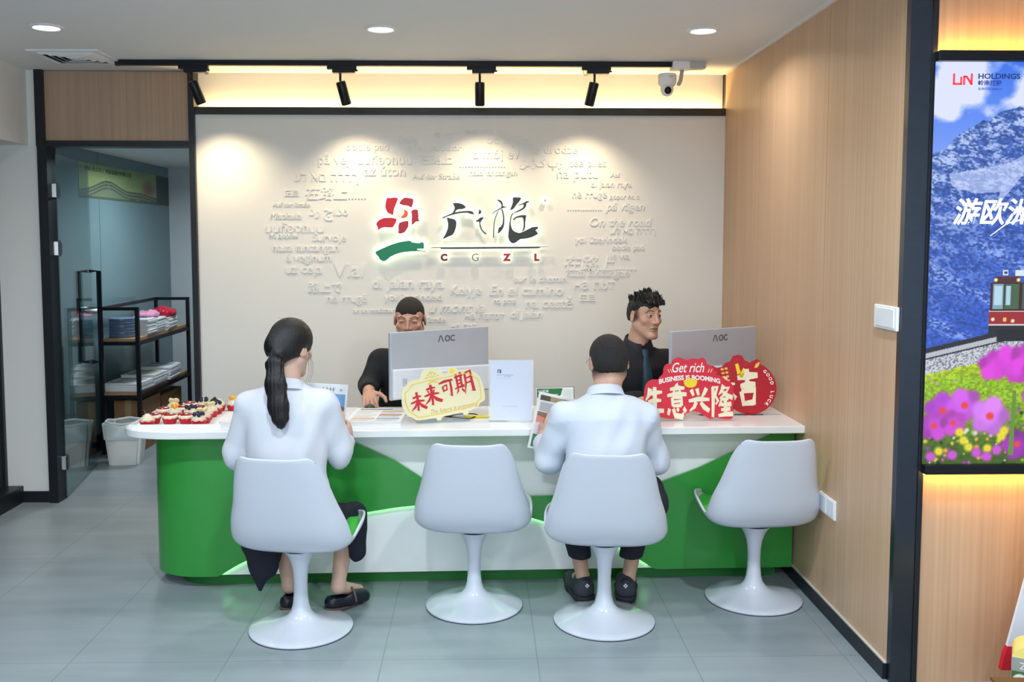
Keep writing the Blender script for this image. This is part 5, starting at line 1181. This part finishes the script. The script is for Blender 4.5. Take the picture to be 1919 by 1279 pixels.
# green gift card
gc = thing('gift_card', 'green and white card with a headline standing behind the open brochure', 'card', (.285, 4.72, ZT), rot=(math.radians(-8), 0, math.radians(6)))
p = Paint(196, 130, 1.4, (236, 240, 238)); p.poly([(4, 6), (136, 6), (126, 40), (112, 52), (4, 52)], (34, 118, 66)); p.rect(4, 66, 192, 126, (206, 224, 210)); p.rect(12, 56, 108, 64, (48, 104, 70)); p.rect(140, 12, 188, 56, (226, 230, 230)); p.rect(0, 0, 196, 2, (70, 74, 78)); p.rect(193, 0, 196, 130, (70, 74, 78))
MB().box(0, .196, .0005, .004, 0, .13).build('card_board', PAPER, gc); p.build('printed_face', PRINT, gc)
for bd, x, z, wd, m_ in (('GO环球', .036, .110, .056, PAPER), ('GLOBAL INSTA GIFT CARD', .060, .092, .104, PAPER), ('1.52A', .122, .0705, .022, mat('grey_print', (110, 110, 110), .6))): link('lettering', text_fit(bd, wd, None, .0006, .06), m_, gc).location = (x, -.0006, z)

# ---- leaflets and magazines
def leaflet_art(w, h, seed, palette, head=(70, 90, 140), bg=(240, 242, 244)):
    p = Paint(w, h, 2.5, bg); r = np.random.default_rng(seed)
    p.rect(w*.05, h*.04, w*.95, h*.15, bg); p.rect(w*.08, h*.06, w*.7, h*.13, head)
    for k in range(6):
        x0, y0 = w*(.06+.46*(k % 2)), h*(.18+.26*(k//2)); c = np.array(palette[k % len(palette)])
        p.rect(x0, y0, x0+w*.42, y0+h*.13, c); n = fbm(p.u/14+k*7, p.v/10, seed+k, 4); p.mix(((p.u > x0) & (p.u < x0+w*.42) & (p.v > y0) & (p.v < y0+h*.13))*np.clip((n-.45)*4, 0, 1)*.7, c*.5+100)
        for q in range(5): p.rect(x0, y0+h*(.15+.017*q), x0+w*r.uniform(.25, .42), y0+h*(.157+.017*q), (150, 152, 160))
    return p
def sheet_stack(name, lb, cat, loc, rz, w, h, n, thick, seed, palette, group=None, head=(70, 90, 140), jitter=.004):
    t = thing(name, lb, cat, loc, rz, group); mb = MB(); r = random.Random(seed)
    for k in range(n):
        a = r.uniform(-jitter, jitter); c = r.uniform(-jitter, jitter); mb.box(-w/2+a, w/2+a, -h/2+c, h/2+c, k*thick, (k+1)*thick-.0003)
    mb.build('pages', PAPER, t); o = leaflet_art(w*1000, h*1000, seed, palette, head).build('printed_cover', PRINT, t); o.rotation_euler = (-PI/2, 0, 0); o.location = (-w/2, -h/2, n*thick+.0004)
    return t
PAL = [(180, 150, 130), (150, 170, 190), (200, 120, 110), (120, 150, 130), (210, 190, 150), (140, 150, 180)]
def stack_of(specs):
    for sp_ in specs: sheet_stack(*sp_)
sheet_stack('leaflet_stack', 'stack of printed travel leaflets beside the clear easel on the counter', 'leaflets', (-.50, 4.59, ZT), math.radians(-2), .262, .36, 7, .0028, 11, [(226, 214, 190), (206, 190, 170), (214, 226, 232), (196, 150, 130), (226, 190, 150), (170, 190, 206)], None, (70, 100, 130))
sheet_stack('magazine', 'pale pink covered magazine beside the cupcake tray on the counter', 'magazine', (-1.065, 4.50, ZT), math.radians(-32), .215, .30, 6, .0032, 12, [(236, 206, 206), (232, 220, 224), (226, 190, 196)], None, (222, 190, 194), .001)
t = thing('pen', 'blue pen lying on the counter beside the pale yellow sign', 'pen', (-.375, 4.72, ZT+.006), math.radians(8)); MB().tube([(-.05, 0, 0), (-.045, 0, 0), (.05, 0, 0), (.06, 0, 0)], [.002, .006, .006, .003], 12).build('barrel', mat('blue_plastic', (30, 50, 150), .3), t, smooth=True); MB().tube([(-.02, 0, .008), (.045, 0, .008)], .0018, 6).build('clip', CHROME, t)
t = thing('marker_pen', 'yellow marker pen on the counter behind the pale yellow sign', 'pen', (-.02, 4.60, ZT+.007), math.radians(6)); MB().tube([(-.06, 0, 0), (.04, 0, 0)], .007, 12).build('barrel', mat('yellow_plastic', (236, 220, 60), .35), t, auto=40); MB().tube([(.041, 0, 0), (.085, 0, 0)], .0062, 12).build('cap', mat('yellow_cap', (240, 228, 100), .35), t, auto=40)
cb = MB(); cb.tube([(-.10+.16*math.cos(a)*.5+.012*math.sin(3*a), 4.60+.05*math.sin(a), ZT+.004+.010*(.5+.5*math.sin(2*a))) for a in np.linspace(0, 4*PI, 50)], .0028, 6)
tag(cb.build('cable', mat('black_cable', (20, 22, 26), .4), smooth=True), 'coiled black cable on the counter behind the pale yellow sign', 'cable')
t = thing('computer_mouse', 'dark mouse under the hand of the clerk in the black polo', 'mouse', (-.575, 4.865, ZT), math.radians(5))
MB().sphere((0, 0, .004), (.028, .048, .020)).build('shell', mat('mouse_grey', (60, 62, 68), .4), t, smooth=True)

# brochures in the customers' hands
def held_sheet(name, lb, loc, rot, w, h, paint, bend=.03):
    t = thing(name, lb, 'brochure', loc, 0, None, rot); o = paint.build('printed_page', PRINT, t); n = len(o.data.vertices)
    a = np.empty(n*3, np.float32); o.data.vertices.foreach_get('co', a); a = a.reshape(-1, 3); a[:, 0] -= w/2; a[:, 1] += bend*(1-(a[:, 0]/(w/2))**2)+.01*np.sin(a[:, 2]*14); o.data.vertices.foreach_set('co', a.ravel()); o.data.shade_smooth()
    md = o.modifiers.new('paper', 'SOLIDIFY'); md.thickness = .0015; md.offset = 1
    return t
p = Paint(210, 285, 2.2, (236, 240, 244)); p.rect(8, 44, 202, 130, (120, 170, 222)); p.poly([(8, 130), (8, 96), (60, 70), (110, 96), (150, 80), (202, 104), (202, 130)], (140, 110, 96)); p.poly([(8, 132), (202, 120), (202, 160), (8, 170)], (190, 160, 120)); p.rect(120, 130, 202, 140, (226, 190, 80)); p.rect(126, 150, 198, 156, (60, 50, 44))
for k in range(14): p.rect(12, 176+k*7, 190-(k*37) % 60, 179+k*7, (170, 172, 180))
for x in (100, 118, 134, 148): p.rect(x, 14, x+2, 34, (50, 60, 90)); p.rect(x-5, 20, x+7, 22, (50, 60, 90)); p.rect(x-4, 28, x+6, 30, (50, 60, 90))
p.disc(182, 26, 6, (60, 110, 150), .3); p.disc(182, 26, 3, (236, 240, 244), .2)
held_sheet('travel_brochure', 'open travel brochure held up by the woman with the ponytail', (-.725, 4.228, .722), (math.radians(-6), math.radians(5), math.radians(14)), .205, .25, p)
p = Paint(220, 265, 2.2, (238, 240, 240)); p.rect(10, 12, 210, 36, (90, 84, 70)); p.rect(56, 12, 120, 36, (170, 150, 110)); p.rect(10, 90, 210, 128, (150, 120, 104)); p.poly([(10, 128), (10, 108), (80, 120), (210, 104), (210, 140), (10, 142)], (226, 150, 130)); p.rect(10, 196, 210, 255, (70, 130, 84)); p.rect(30, 212, 190, 246, (210, 222, 212)); p.rect(10, 140, 210, 196, (226, 214, 228))
for k in range(7): p.rect(14, 42+k*6.5, 200-(k*31) % 40, 45+k*6.5, (150, 152, 160))
for k in range(6): p.rect(24, 148+k*8, 150-(k*27) % 50, 151+k*8, (160, 150, 170))
for k in range(5): p.rect(36, 216+k*6, 180-(k*17) % 30, 219+k*6, (90, 150, 104))
held_sheet('tour_brochure', 'colourful printed brochure held by the man in glasses at the counter edge', (.322, 4.265, .680), (math.radians(-12), math.radians(11), math.radians(-10)), .22, .265, p)

# red festive signs
PINKR = mat('bright_red_board', (214, 34, 58), .45); DEEPR = mat('deep_red_board', (176, 16, 36), .45); IVORY = mat('ivory_print', (238, 230, 200), .5); WHITEI = mat('white_ink', (246, 240, 236), .5); YEL = mat('yellow_print', (240, 214, 40), .4)
g1 = thing('greeting_sign', 'bright red scalloped festive sign with pale brush characters beside the man in the white shirt', 'sign', (1.012, 4.50, ZT+.006), rot=(math.radians(-10), 0, math.radians(1)))
W2, H2 = .450, .292
ol = [(-.5, .06), (-.49, .30), (-.48, .52), (-.44, .62), (-.38, .66), (-.33, .64), (-.31, .70), (-.27, .74), (-.27, .84), (-.23, .92), (-.18, .90), (-.17, .98), (-.11, 1.02), (-.06, 1.0), (-.02, .97), (.06, 1.0), (.12, .98), (.15, 1.02), (.20, .97), (.20, .90), (.25, .88), (.29, .80), (.30, .72), (.36, .70), (.40, .64), (.43, .62), (.47, .58), (.49, .50), (.48, .40), (.50, .30), (.47, .18), (.49, .06), (.46, -.02), (.36, -.01), (.28, .02), (.22, -.02), (.16, .06), (.06, .13), (-.02, .10), (-.06, .04), (-.18, -.01), (-.28, .01), (-.36, .04)]
ol = rounded([(x*W2, (z+.02)*H2) for x, z in ol], 4, .42); MB().prism(ol, -.004, .004).build('board', PINKR, g1)
for st, cx, cz, sx_, sz_ in ((SHENG, -.475, .10, .090, .125), (YI, -.235, .05, .092, .150), (XING, .0, .12, .094, .115), (LONG, .245, .05, .098, .145)):
    o = brush(MB(), st, sx_, sz_, -.0056, -.0040, 1.6).build('character', IVORY, g1); o.location = (cx*W2, 0, cz*H2)
o = link('script_line', text_fit('Get rich', .158, .048, .001, .02, .35), WHITEI, g1); o.location = (.0, -.0046, .865*H2)
me = text_fit('BUSINESS IS BOOMING', .300, .024, .001, .09); n = len(me.vertices); a = np.empty(n*3, np.float32); me.vertices.foreach_get('co', a); a = a.reshape(-1, 3); a[:, 2] -= .9*a[:, 0]**2; me.vertices.foreach_set('co', a.ravel())
link('arched_line', me, WHITEI, g1).location = (.005, -.0046, .70*H2)
mb = MB()
for x, sgn in ((-.205, -1), (.215, 1)):
    for k in (0, 1): mb.tube([((x+sgn*.0*k+.028*k)*W2, -.0045, (.78+.0*k)*H2), ((x+.028*k-sgn*-.018)*W2, -.0045, .84*H2)], .0017, 6)
mb.build('spark_mark', IVORY, g1)
mb = MB(); mb.prism(rounded([(-.036, .018), (.036, .018), (.028, -.010), (.012, -.020), (-.012, -.020), (-.028, -.010)], 4, .3), -.0054, -.004); mb.prism(ell(0, .014, .018, .012), -.0060, -.0053); o = mb.build('gold_ingot', YEL, g1); o.location = (.02*W2, 0, .60*H2)
g2 = thing('greeting_sign', 'deep red round festive sign with firecrackers in front of the monitor by the wooden wall', 'sign', (1.275, 4.640, ZT+.004), rot=(math.radians(-10), 0, 0)); g2.scale = (.89, .89, .89)
cc = [(.085+.150*math.cos(a), .148+.148*math.sin(a)) for a in np.linspace(math.radians(-140), math.radians(72), 34)]
ol = cc+[(.150, .298), (.128, .312), (.104, .300), (.088, .290), (.06, .304), (.045, .330), (.02, .336), (-.006, .328), (-.02, .300), (-.05, .290), (-.07, .268), (-.10, .262), (-.125, .275), (-.150, .270), (-.165, .250), (-.19, .262), (-.22, .24), (-.22, .05), (-.05, .05)]
MB().prism(ol, -.004, .004).build('board', DEEPR, g2)
MB().prism(ell(.07, .0, .012, .012), -.004, .004).build('foot', DEEPR, g2)
mb = MB().box(-.20, .16, .0041, .05, -.0, .003); mb.build('back_foot', mat('grey_print', (110, 110, 110), .6), g2)
for st, x, z, sx_, sz_ in ((DA, -.105, .085, .105, .125), (JI, .015, .045, .115, .195)):
    o = brush(MB(), st, sx_, sz_, -.0056, -.0040).build('character', IVORY, g2); o.location = (x, 0, z)
mb = MB()
for k in range(5): mb.box(-.062+.004*k-.016, -.062+.004*k, -.0052, -.004, .248-.022*k, .260-.022*k, Matrix.Rotation(0, 4, 'Y')).box(-.056+.004*k, -.040+.004*k, -.0052, -.004, .252-.022*k, .264-.022*k)
mb.build('firecracker', mat('amber_print', (236, 190, 90), .45), g2)
mb = MB(); mb.prism([(.004, .282), (.022, .288), (.034, .236), (.016, .222)], -.0053, -.004); mb.prism([(.050, .262), (.066, .252), (.044, .206), (.024, .210), (.030, .226)], -.0056, -.004); mb.build('firecracker', YEL, g2)
mb = MB()
for k in range(14): a = k*2*PI/14; r0, r1 = .012, .028+.006*(k % 2); mb.tube([(-.13+r0*math.cos(a), -.0044, .225+r0*math.sin(a)), (-.13+r1*math.cos(a), -.0044, .225+r1*math.sin(a))], .0011, 5)
mb.build('firework', mat('salmon_print', (232, 120, 100), .5), g2)
mb = MB()
for k in range(26):
    a = random.uniform(0, 6.28); r0 = random.uniform(.004, .022); cx, cz = ((.016, .306), (.062, .284))[k % 2]; mb.sphere((cx+r0*math.cos(a), -.004, cz+r0*.8*math.sin(a)), .0012, seg=6)
mb.build('spark_dots', mat('rose_print', (230, 90, 110), .5), g2)
MB().prism([(.112, .262), (.122, .284), (.142, .296), (.140, .276), (.128, .262)], -.0052, -.004).build('leaf', mat('amber_print', (236, 190, 90), .45), g2)
for k, ch in enumerate('GOOD LUCK'):
    if ch == ' ': continue
    a = math.radians(47-k*11.5); o = link('arched_letter', text_fit(ch, None, .019, .001, .08), WHITEI, g2); o.location = (.085+.128*math.cos(a), -.0046, .148+.128*math.sin(a)); o.rotation_euler = (0, PI/2-a-.1, 0)

# ------------------------------------------------------------------ cupcakes on their tray
ty = thing('cupcake_tray', 'white cardboard tray holding red cupcakes at the rounded end of the counter', 'tray', (-1.44, 4.558, ZT), math.radians(1))
MB().box(-.19, .23, -.20, .31, 0, .004).build('tray_base', PAPER, ty)
MB().box(-.19, .23, -.203, -.200, 0, .022).box(-.193, -.19, -.20, .31, 0, .018).build('tray_rim', PAPER, ty)
for x in (.02, .10): MB().box(x, x+.045, -.185, -.172, .004, .0055).build('cut_out', mat('dark_red_card', (110, 20, 30), .6), ty)
CUPM = mat('red_foil_cup', (206, 26, 44), .35); CRM = mat('cream_icing', (240, 228, 204), .6, noise=((60, 60, 60), .05, .5)); JEL = mat('red_jam', (150, 20, 22), .15, coat=.5); BAN = mat('banana', (236, 220, 168), .6); BER = mat('blueberry', (34, 38, 62), .5); ORN = mat('orange_segment', (246, 176, 40), .3); CHO = mat('dark_chocolate', (70, 36, 28), .35); CAKE = mat('sponge_cake', (214, 160, 96), .8)
protos = {}
def cupcake(kind):
    t = thing('cupcake', 'x', 'cupcake', (0, 0, 0))
    MB().lathe([(.024, 0), (.0255, .001), (.0325, .029), (.0335, .030), (.0322, .030), (.028, .020), (0, .020)], 60, None, .025, 20).build('paper_cup', CUPM, t, auto=50)
    if kind == 'jam':
        MB().lathe([(0, .021), (.031, .024), (.0345, .030), (.0335, .036), (.029, .039), (0, .040)], 32, None, .03, 9).build('icing', CRM, t, smooth=True)
        MB().lathe([(0, .046), (.018, .0455), (.0255, .043), (.0275, .039), (.026, .036), (0, .036)], 28, None, .02, 7).build('jam_topping', JEL, t, smooth=True)
    else:
        pr_ = [(0, .021)]+[(.031*(1-.75*(z/.03)**1.6)+.0022*math.sin(z*900), .026+z) for z in np.linspace(0, .03, 22)]+[(0, .058)]
        MB().lathe(pr_, 32, None, .05, 7).build('icing', CRM, t, smooth=True)
        if kind == 'berry':
            for x, y, z in ((-.013, -.010, .055), (.013, -.012, .054), (.0, .012, .056), (.018, .010, .053), (-.018, .010, .052)): MB().sphere((x, y, z), .0095).lathe([(0, 0), (.004, 0), (.0045, .001), (.003, .0012), (0, .0006)], 10, Matrix.Translation((x, y, z+.0087))).build('blueberry', BER, t, smooth=True)
        if kind == 'banana':
            for x, y, z, r_ in ((-.008, -.008, .058, .4), (.013, -.002, .058, -.5), (.0, .012, .060, .2)): MB().lathe([(0, -.004), (.013, -.004), (.0145, -.002), (.0145, .002), (.013, .004), (0, .004)], 20, Matrix.Translation((x, y, z)) @ Matrix.Rotation(.9, 4, 'X') @ Matrix.Rotation(r_, 4, 'Y')).build('banana_slice', BAN, t, auto=50)
        if kind == 'orange':
            for x, y, z, r_ in ((.010, -.004, .058, .3), (-.010, -.006, .056, -.4), (.002, .010, .062, .0)): MB().sphere((0, 0, 0), (.016, .007, .010), Matrix.Translation((x, y, z)) @ Matrix.Rotation(r_, 4, 'Y')).build('orange_segment', ORN, t, smooth=True)
        if kind == 'choc':
            MB().box(-.018, .010, -.004, .004, .045, .078, Matrix.Translation((-.004, 0, -.006)) @ Matrix.Rotation(.5, 4, 'Y')).build('chocolate_piece', CHO, t, bev=.002)
    return t
CK = [(-1.555, 4.395, 'choc', 'cupcake with a chocolate piece at the near left corner of the tray'), (-1.318, 4.400, 'berry', 'cupcake with blueberries in front, nearest the pink magazine'),
 (-1.555, 4.475, 'jam', 'jam topped cupcake right behind the chocolate one'), (-1.475, 4.470, 'jam', 'jam topped cupcake second along the near row, in front of the orange one'), (-1.397, 4.470, 'jam', 'jam topped cupcake in the near row beside the blueberry cupcake'), (-1.318, 4.478, 'banana', 'banana cupcake right behind the front blueberry cupcake'), (-1.330, 4.556, 'choc', 'cupcake with chocolate at the magazine edge of the tray, mid depth'),
 (-1.560, 4.640, 'jam', 'jam topped cupcake at the far left of the tray below the tall banana swirl'), (-1.490, 4.590, 'orange', 'orange segment cupcake in the middle of the left half of the tray'), (-1.482, 4.690, 'jam', 'jam topped cupcake behind the orange segment cupcake'), (-1.412, 4.590, 'berry', 'dark berry cupcake in the very middle of the tray'), (-1.404, 4.690, 'jam', 'jam topped cupcake behind the dark berry one in the middle'), (-1.330, 4.640, 'banana', 'banana cupcake behind the chocolate one at the magazine edge'),
 (-1.545, 4.745, 'banana', 'tall banana swirl cupcake in the back row at the left'), (-1.412, 4.805, 'berry', 'blueberry cupcake in the back row of the tray'), (-1.328, 4.720, 'berry', 'blueberry cupcake in front of the orange one at the back right corner'), (-1.262, 4.815, 'orange', 'orange segment cupcake at the back right corner of the tray'), (-1.335, 4.800, 'choc', 'chocolate cupcake just left of the back corner orange cupcake'), (-1.480, 4.800, 'jam', 'jam topped cupcake in the back row between banana swirl and blueberry')]
for x, y, kd, lb in CK:
    if kd not in protos: c = protos[kd] = cupcake(kd)
    else: c = copy_tree(protos[kd])
    c.scale = (1.08, 1.08, 1.08); place(c, (x, y, ZT+.004), rz=random.uniform(0, 6)); c['label'] = lb; c['group'] = 'red cupcakes on the tray'

# ------------------------------------------------------------------ back room behind the glass door
SHX0, SHX1, SHY0, SHY1 = -2.90, -2.62, 7.25, 8.50
OAKS = mat('shelf_board', (176, 138, 100), .5, noise=((3, 40, 40), .12, 0))
sh = thing('shelf_rack', 'black metal rack with wooden shelves in the back room behind the glass door', 'shelf', (SHX0, SHY0, 0))
Wd, Ln = SHX1-SHX0, SHY1-SHY0
for x in (0, Wd):
    for y in (0, Ln): bxo('post', BLACK, sh, x-.014, x+.014, y-.014, y+.014, 0, 1.14)
for z in (.46, .875):
    bxo('shelf_board', OAKS, sh, .014, Wd-.014, .0, Ln, z, z+.022)
    fr = MB(); fr.box(-.0, Wd, -.012, .012, z-.028, z).box(0, Wd, Ln-.012, Ln+.012, z-.028, z).box(-.012, .012, 0, Ln, z-.028, z).box(Wd-.012, Wd+.012, 0, Ln, z-.028, z); fr.build('shelf_frame', BLACK, sh)
fr = MB(); fr.box(0, Wd, -.012, .012, 1.115, 1.14).box(0, Wd, Ln-.012, Ln+.012, 1.115, 1.14).box(-.012, .012, 0, Ln, 1.115, 1.14); fr.build('top_rail', BLACK, sh)
bxo('kick_rail', BLACK, sh, 0, Wd, -.01, .01, .0+.06, .10)
z1, z2 = .8975, .4825
t = thing('brochure_pile', 'spiral of stacked pale blue folders at the near end of the upper rack shelf', 'folders', (-2.78, 7.38, z1), .05); mb = MB()
for k in range(18): mb.lathe([(0, k*.0085), (.098+.002*(k % 3), k*.0085), (.10+.002*(k % 2), k*.0085+.004), (.097, k*.0085+.007), (0, k*.0085+.007)], 32)
mb.build('discs', mat('blue_grey_plastic', (120, 140, 170), .25, .2), t, auto=40)
t['label'] = 'round stack of pale blue discs at the near end of the upper rack shelf'; t['category'] = 'discs'; t.name = 'disc_stack'
for k, (y, n, lb) in enumerate(((7.60, 30, 'tall pile of newspapers beside the disc stack on the upper rack shelf'), (7.82, 28, 'pile of papers under the pink plastic bag on the upper rack shelf'), (8.12, 24, 'pile of papers at the far end of the upper rack shelf'))): sheet_stack('paper_pile', lb, 'papers', (-2.755, y, z1), .03*k, .25, .20+.03*k, n, .0042, 30+k, PAL, 'paper piles on the upper rack shelf', jitter=.008)
for k, (x, y, n, lb, pal, hd_) in enumerate(((-2.76, 7.42, 14, 'pile of magazines at the near end of the lower rack shelf', [(120, 126, 130), (90, 96, 104), (160, 160, 160)], (40, 46, 54)), (-2.75, 7.74, 18, 'pile of green covered brochures on the lower rack shelf', [(140, 160, 90), (120, 150, 80), (170, 180, 120)], (120, 150, 70)), (-2.74, 8.08, 22, 'pile of blue covered brochures on the lower rack shelf', [(60, 80, 130), (90, 120, 160), (170, 190, 206)], (40, 60, 120)))): sheet_stack('brochure_pile', lb, 'brochures', (x, y, z2), .04*(k-1), .26, .30, n, .0048, 40+k, pal, 'brochure piles on the lower rack shelf', hd_, .008)
def bag(lb, loc, m_, sz, seed):
    b = Body(); r = random.Random(seed); b.ell((0, 0, sz[2]*.5), sz, k=.02)
    for k in range(5): b.ell((r.uniform(-.6, .6)*sz[0], r.uniform(-.6, .6)*sz[1], sz[2]*r.uniform(.4, .9)), (sz[0]*.45, sz[1]*.5, sz[2]*.5), k=.015)
    b.cut((0, 0, .002), (0, 0, -1)); b.fold(wrinkle(.004, seed, 60, 50, 70)); o = b.mesh('plastic_bag', .007, m_); o.location = loc; return tag(o, lb, 'bag')
bag('crumpled pink plastic bag on the paper piles of the upper rack shelf', (-2.74, 7.80, z1+.127), mat('pink_film', (206, 140, 170), .3), (.10, .12, .035), 3)
bag('red wrapped bundle on the paper pile at the far end of the upper rack shelf', (-2.72, 8.13, z1+.103), mat('red_film', (176, 30, 52), .35), (.11, .13, .055), 4)
CARD = mat('brown_cardboard', (150, 112, 78), .8, noise=((4, 4, 30), .06, 0))
def carton(lb, x0, x1, y0, y1, z0, z1_, rz=0, m_=None, group='cardboard boxes in the back room'):
    cx, cy = (x0+x1)/2, (y0+y1)/2; t = thing('cardboard_box', lb, 'box', (cx, cy, z0), rz, group)
    bxo('carton', m_ or CARD, t, x0-cx, x1-cx, y0-cy, y1-cy, 0, z1_-z0, bev=.003); bxo('packing_tape', mat('tape', (176, 150, 110), .3), t, -.025, .025, y0-cy-.0008, y1-cy+.0008, .0, z1_-z0+.0008)
    bxo('flap_joint', mat('joint_dark', (70, 54, 42), .8), t, x0-cx, x1-cx, -.001, .001, z1_-z0-.001, z1_-z0+.0006)
carton('brown cardboard box on the floor under the near end of the metal rack', -2.86, -2.64, 7.36, 7.78, 0, .40)
carton('brown cardboard box under the middle of the metal rack', -2.86, -2.65, 7.86, 8.36, 0, .36)
carton('large dark cardboard box on the floor beyond the rack, beside the logo wall opening', -2.48, -2.02, 8.2, 8.8, 0, .50, 0, mat('dark_cardboard', (92, 70, 58), .8))
carton('cardboard box with a green side on top of the large dark box', -2.47, -2.06, 8.22, 8.72, .50, .70, .05, mat('worn_cardboard', (112, 84, 62), .8))
carton('small cardboard box on the stack near the far wall', -2.40, -2.15, 8.95, 9.15, 0, .95, 0, mat('far_cardboard', (122, 92, 70), .8))
# waste bin with a liner
wb = thing('waste_bin', 'white waste bin with a clear liner in front of the metal rack', 'bin', (-2.63, 6.98, 0), .1)
def frustum(name, m_, w0, d0, w1, d1, z0, z1_, par, bev=.02, open_=True):
    bm = bmesh.new(); a = [bm.verts.new((sx*w0/2, sy*d0/2, z0)) for sx, sy in ((-1, -1), (1, -1), (1, 1), (-1, 1))]; c = [bm.verts.new((sx*w1/2, sy*d1/2, z1_)) for sx, sy in ((-1, -1), (1, -1), (1, 1), (-1, 1))]
    bm.faces.new(list(reversed(a)))
    for i in range(4): bm.faces.new((a[i], a[(i+1) % 4], c[(i+1) % 4], c[i]))
    bmesh.ops.bevel(bm, geom=[e for e in bm.edges if abs(e.verts[0].co.z-e.verts[1].co.z) > .01], offset=bev, segments=4, affect='EDGES')
    mb = MB(); mb.bm.free(); mb.bm = bm; o = mb.build(name, m_, par, auto=40); md = o.modifiers.new('wall', 'SOLIDIFY'); md.thickness = .004; return o
frustum('bin_body', mat('bin_white', (222, 224, 222), .45), .215, .17, .275, .215, 0, .305, wb)
o = frustum('bin_liner', mat('liner_film', (206, 216, 218), .25), .272, .212, .292, .232, .19, .312, wb, .03)
bm = MB(); bm.tube([(.142*math.cos(a)*(abs(math.cos(a))**-.35 if abs(math.cos(a)) > .3 else 1)*.98, .112*math.sin(a)*1.0, .312+.006*math.sin(5*a)) for a in np.linspace(0, 2*PI, 49)], .009, 8); bm.build('liner_edge', MATS['liner_film'], wb, smooth=True)
# poster on the glass partition of the back room
po = thing('wall_poster', 'green landscape poster high on the back room wall seen through the glass door', 'poster', (-2.996, 7.18, 1.975), PI/2)
p = Paint(2040, 270, 7, (136, 160, 110)); n = fbm(p.u/260, p.v/70, 51, 5); p.mix(np.clip((n-.4)*4, 0, 1)*.45, (180, 184, 120)); hill = 215-95*np.exp(-((p.u-560)/330)**2)-30*np.exp(-((p.u-1250)/300)**2); p.mix((p.v > hill)*.8, (110, 124, 104)); st_ = (np.sin((p.v-hill)/4.2) > .2)*(p.v > hill)*(p.v < hill+70); p.mix(st_*.75, (60, 74, 66)); p.mix((p.v > 250)*.7, (66, 84, 60)); p.disc(1480, 140, 190, (140, 92, 84), .7, 90, .8); p.rect(1690, 0, 2040, 270, (70, 78, 78))
MB().box(0, 2.04, .0006, .003, 0, .27).build('backing', PAPER, po); p.build('printed_face', colmat('printed_vinyl', .4), po)
link('lettering', text_fit('登志·花公司 广州旅游服务有限公司', .95, .036, .0008, .02), mat('dark_green_print', (50, 70, 52), .5), po).location = (.58, -.001, .225)

# ------------------------------------------------------------------ gift boxes low at the right edge
db = thing('display_board', 'white sloping display board standing at the lower right edge by the screen wall', 'board', (1.943, 3.20, .025))
MB().prism([(-.085, .20), (.30, .20), (.30, .66), (.02, .66)], -.006, .006).build('panel', mat('board_white', (226, 230, 240), .4), db)
MB().prism([(-.106, .115), (.30, .10), (.30, .20), (-.085, .20), (-.096, .17)], -.010, .010).build('red_band', mat('red_band', (206, 20, 44), .45), db)
MB().prism([(-.02, -.025), (.30, -.025), (.30, .11), (-.02, .11)], -.02, .02).build('foot', mat('board_foot', (176, 120, 80), .6), db)
gb = thing('gift_box', 'patterned package with egg pictures and a rounded yellow lid at the lower right corner', 'box', (1.733, 2.95, .0), math.radians(-30)); gb.scale = (1, 1, 1.0)
pk = Paint(160, 300, 1.6, (228, 226, 222)); pk.rect(0, 0, 160, 46, (150, 160, 158)); pk.poly([(0, 46), (60, 46), (30, 80), (0, 90)], (70, 110, 70))
nn = fbm(pk.u/9, pk.v/9, 61, 3); pk.mix((pk.v > 110)*np.clip((nn-.42)*8, 0, 1), (170, 70, 90)); pk.mix((pk.v > 110)*np.clip((.40-nn)*8, 0, 1), (96, 40, 50))
for x, y in ((26, 82), (52, 118), (110, 90), (130, 130)): pk.disc(x, y, 26, (240, 242, 238), .12, 30); pk.disc(x+4, y+2, 12, (236, 214, 100), .4, 14)
MB().box(0, .16, .0008, .12, 0, .30).build('carton', mat('pack_side', (220, 218, 214), .5), gb); pk.build('printed_front', PRINT, gb)
link('lettering', text_fit('ZEN', .055, .022, .0008), mat('white_ink', (246, 240, 236), .5), gb).location = (.05, -.0004, .274)
MB().prism([(0, .30), (.16, .30)]+[(.08+.08*math.cos(math.radians(a_)), .30+.042*math.sin(math.radians(a_))) for a_ in range(8, 173, 12)], .002, .118).build('lid', mat('yellow_lid', (240, 222, 130), .4), gb)
gy = thing('gift_box', 'pale yellow box top peeking in front of the egg package at the bottom right', 'box', (1.585, 2.70, 0), math.radians(-4))
MB().box(0, .16, 0, .12, 0, .292).build('carton', mat('yellow_lid', (240, 222, 130), .4), gy, bev=.004); MB().box(-.002, .162, -.002, .122, .285, .2945).build('lid_edge', mat('brown_edge', (96, 70, 40), .5), gy)
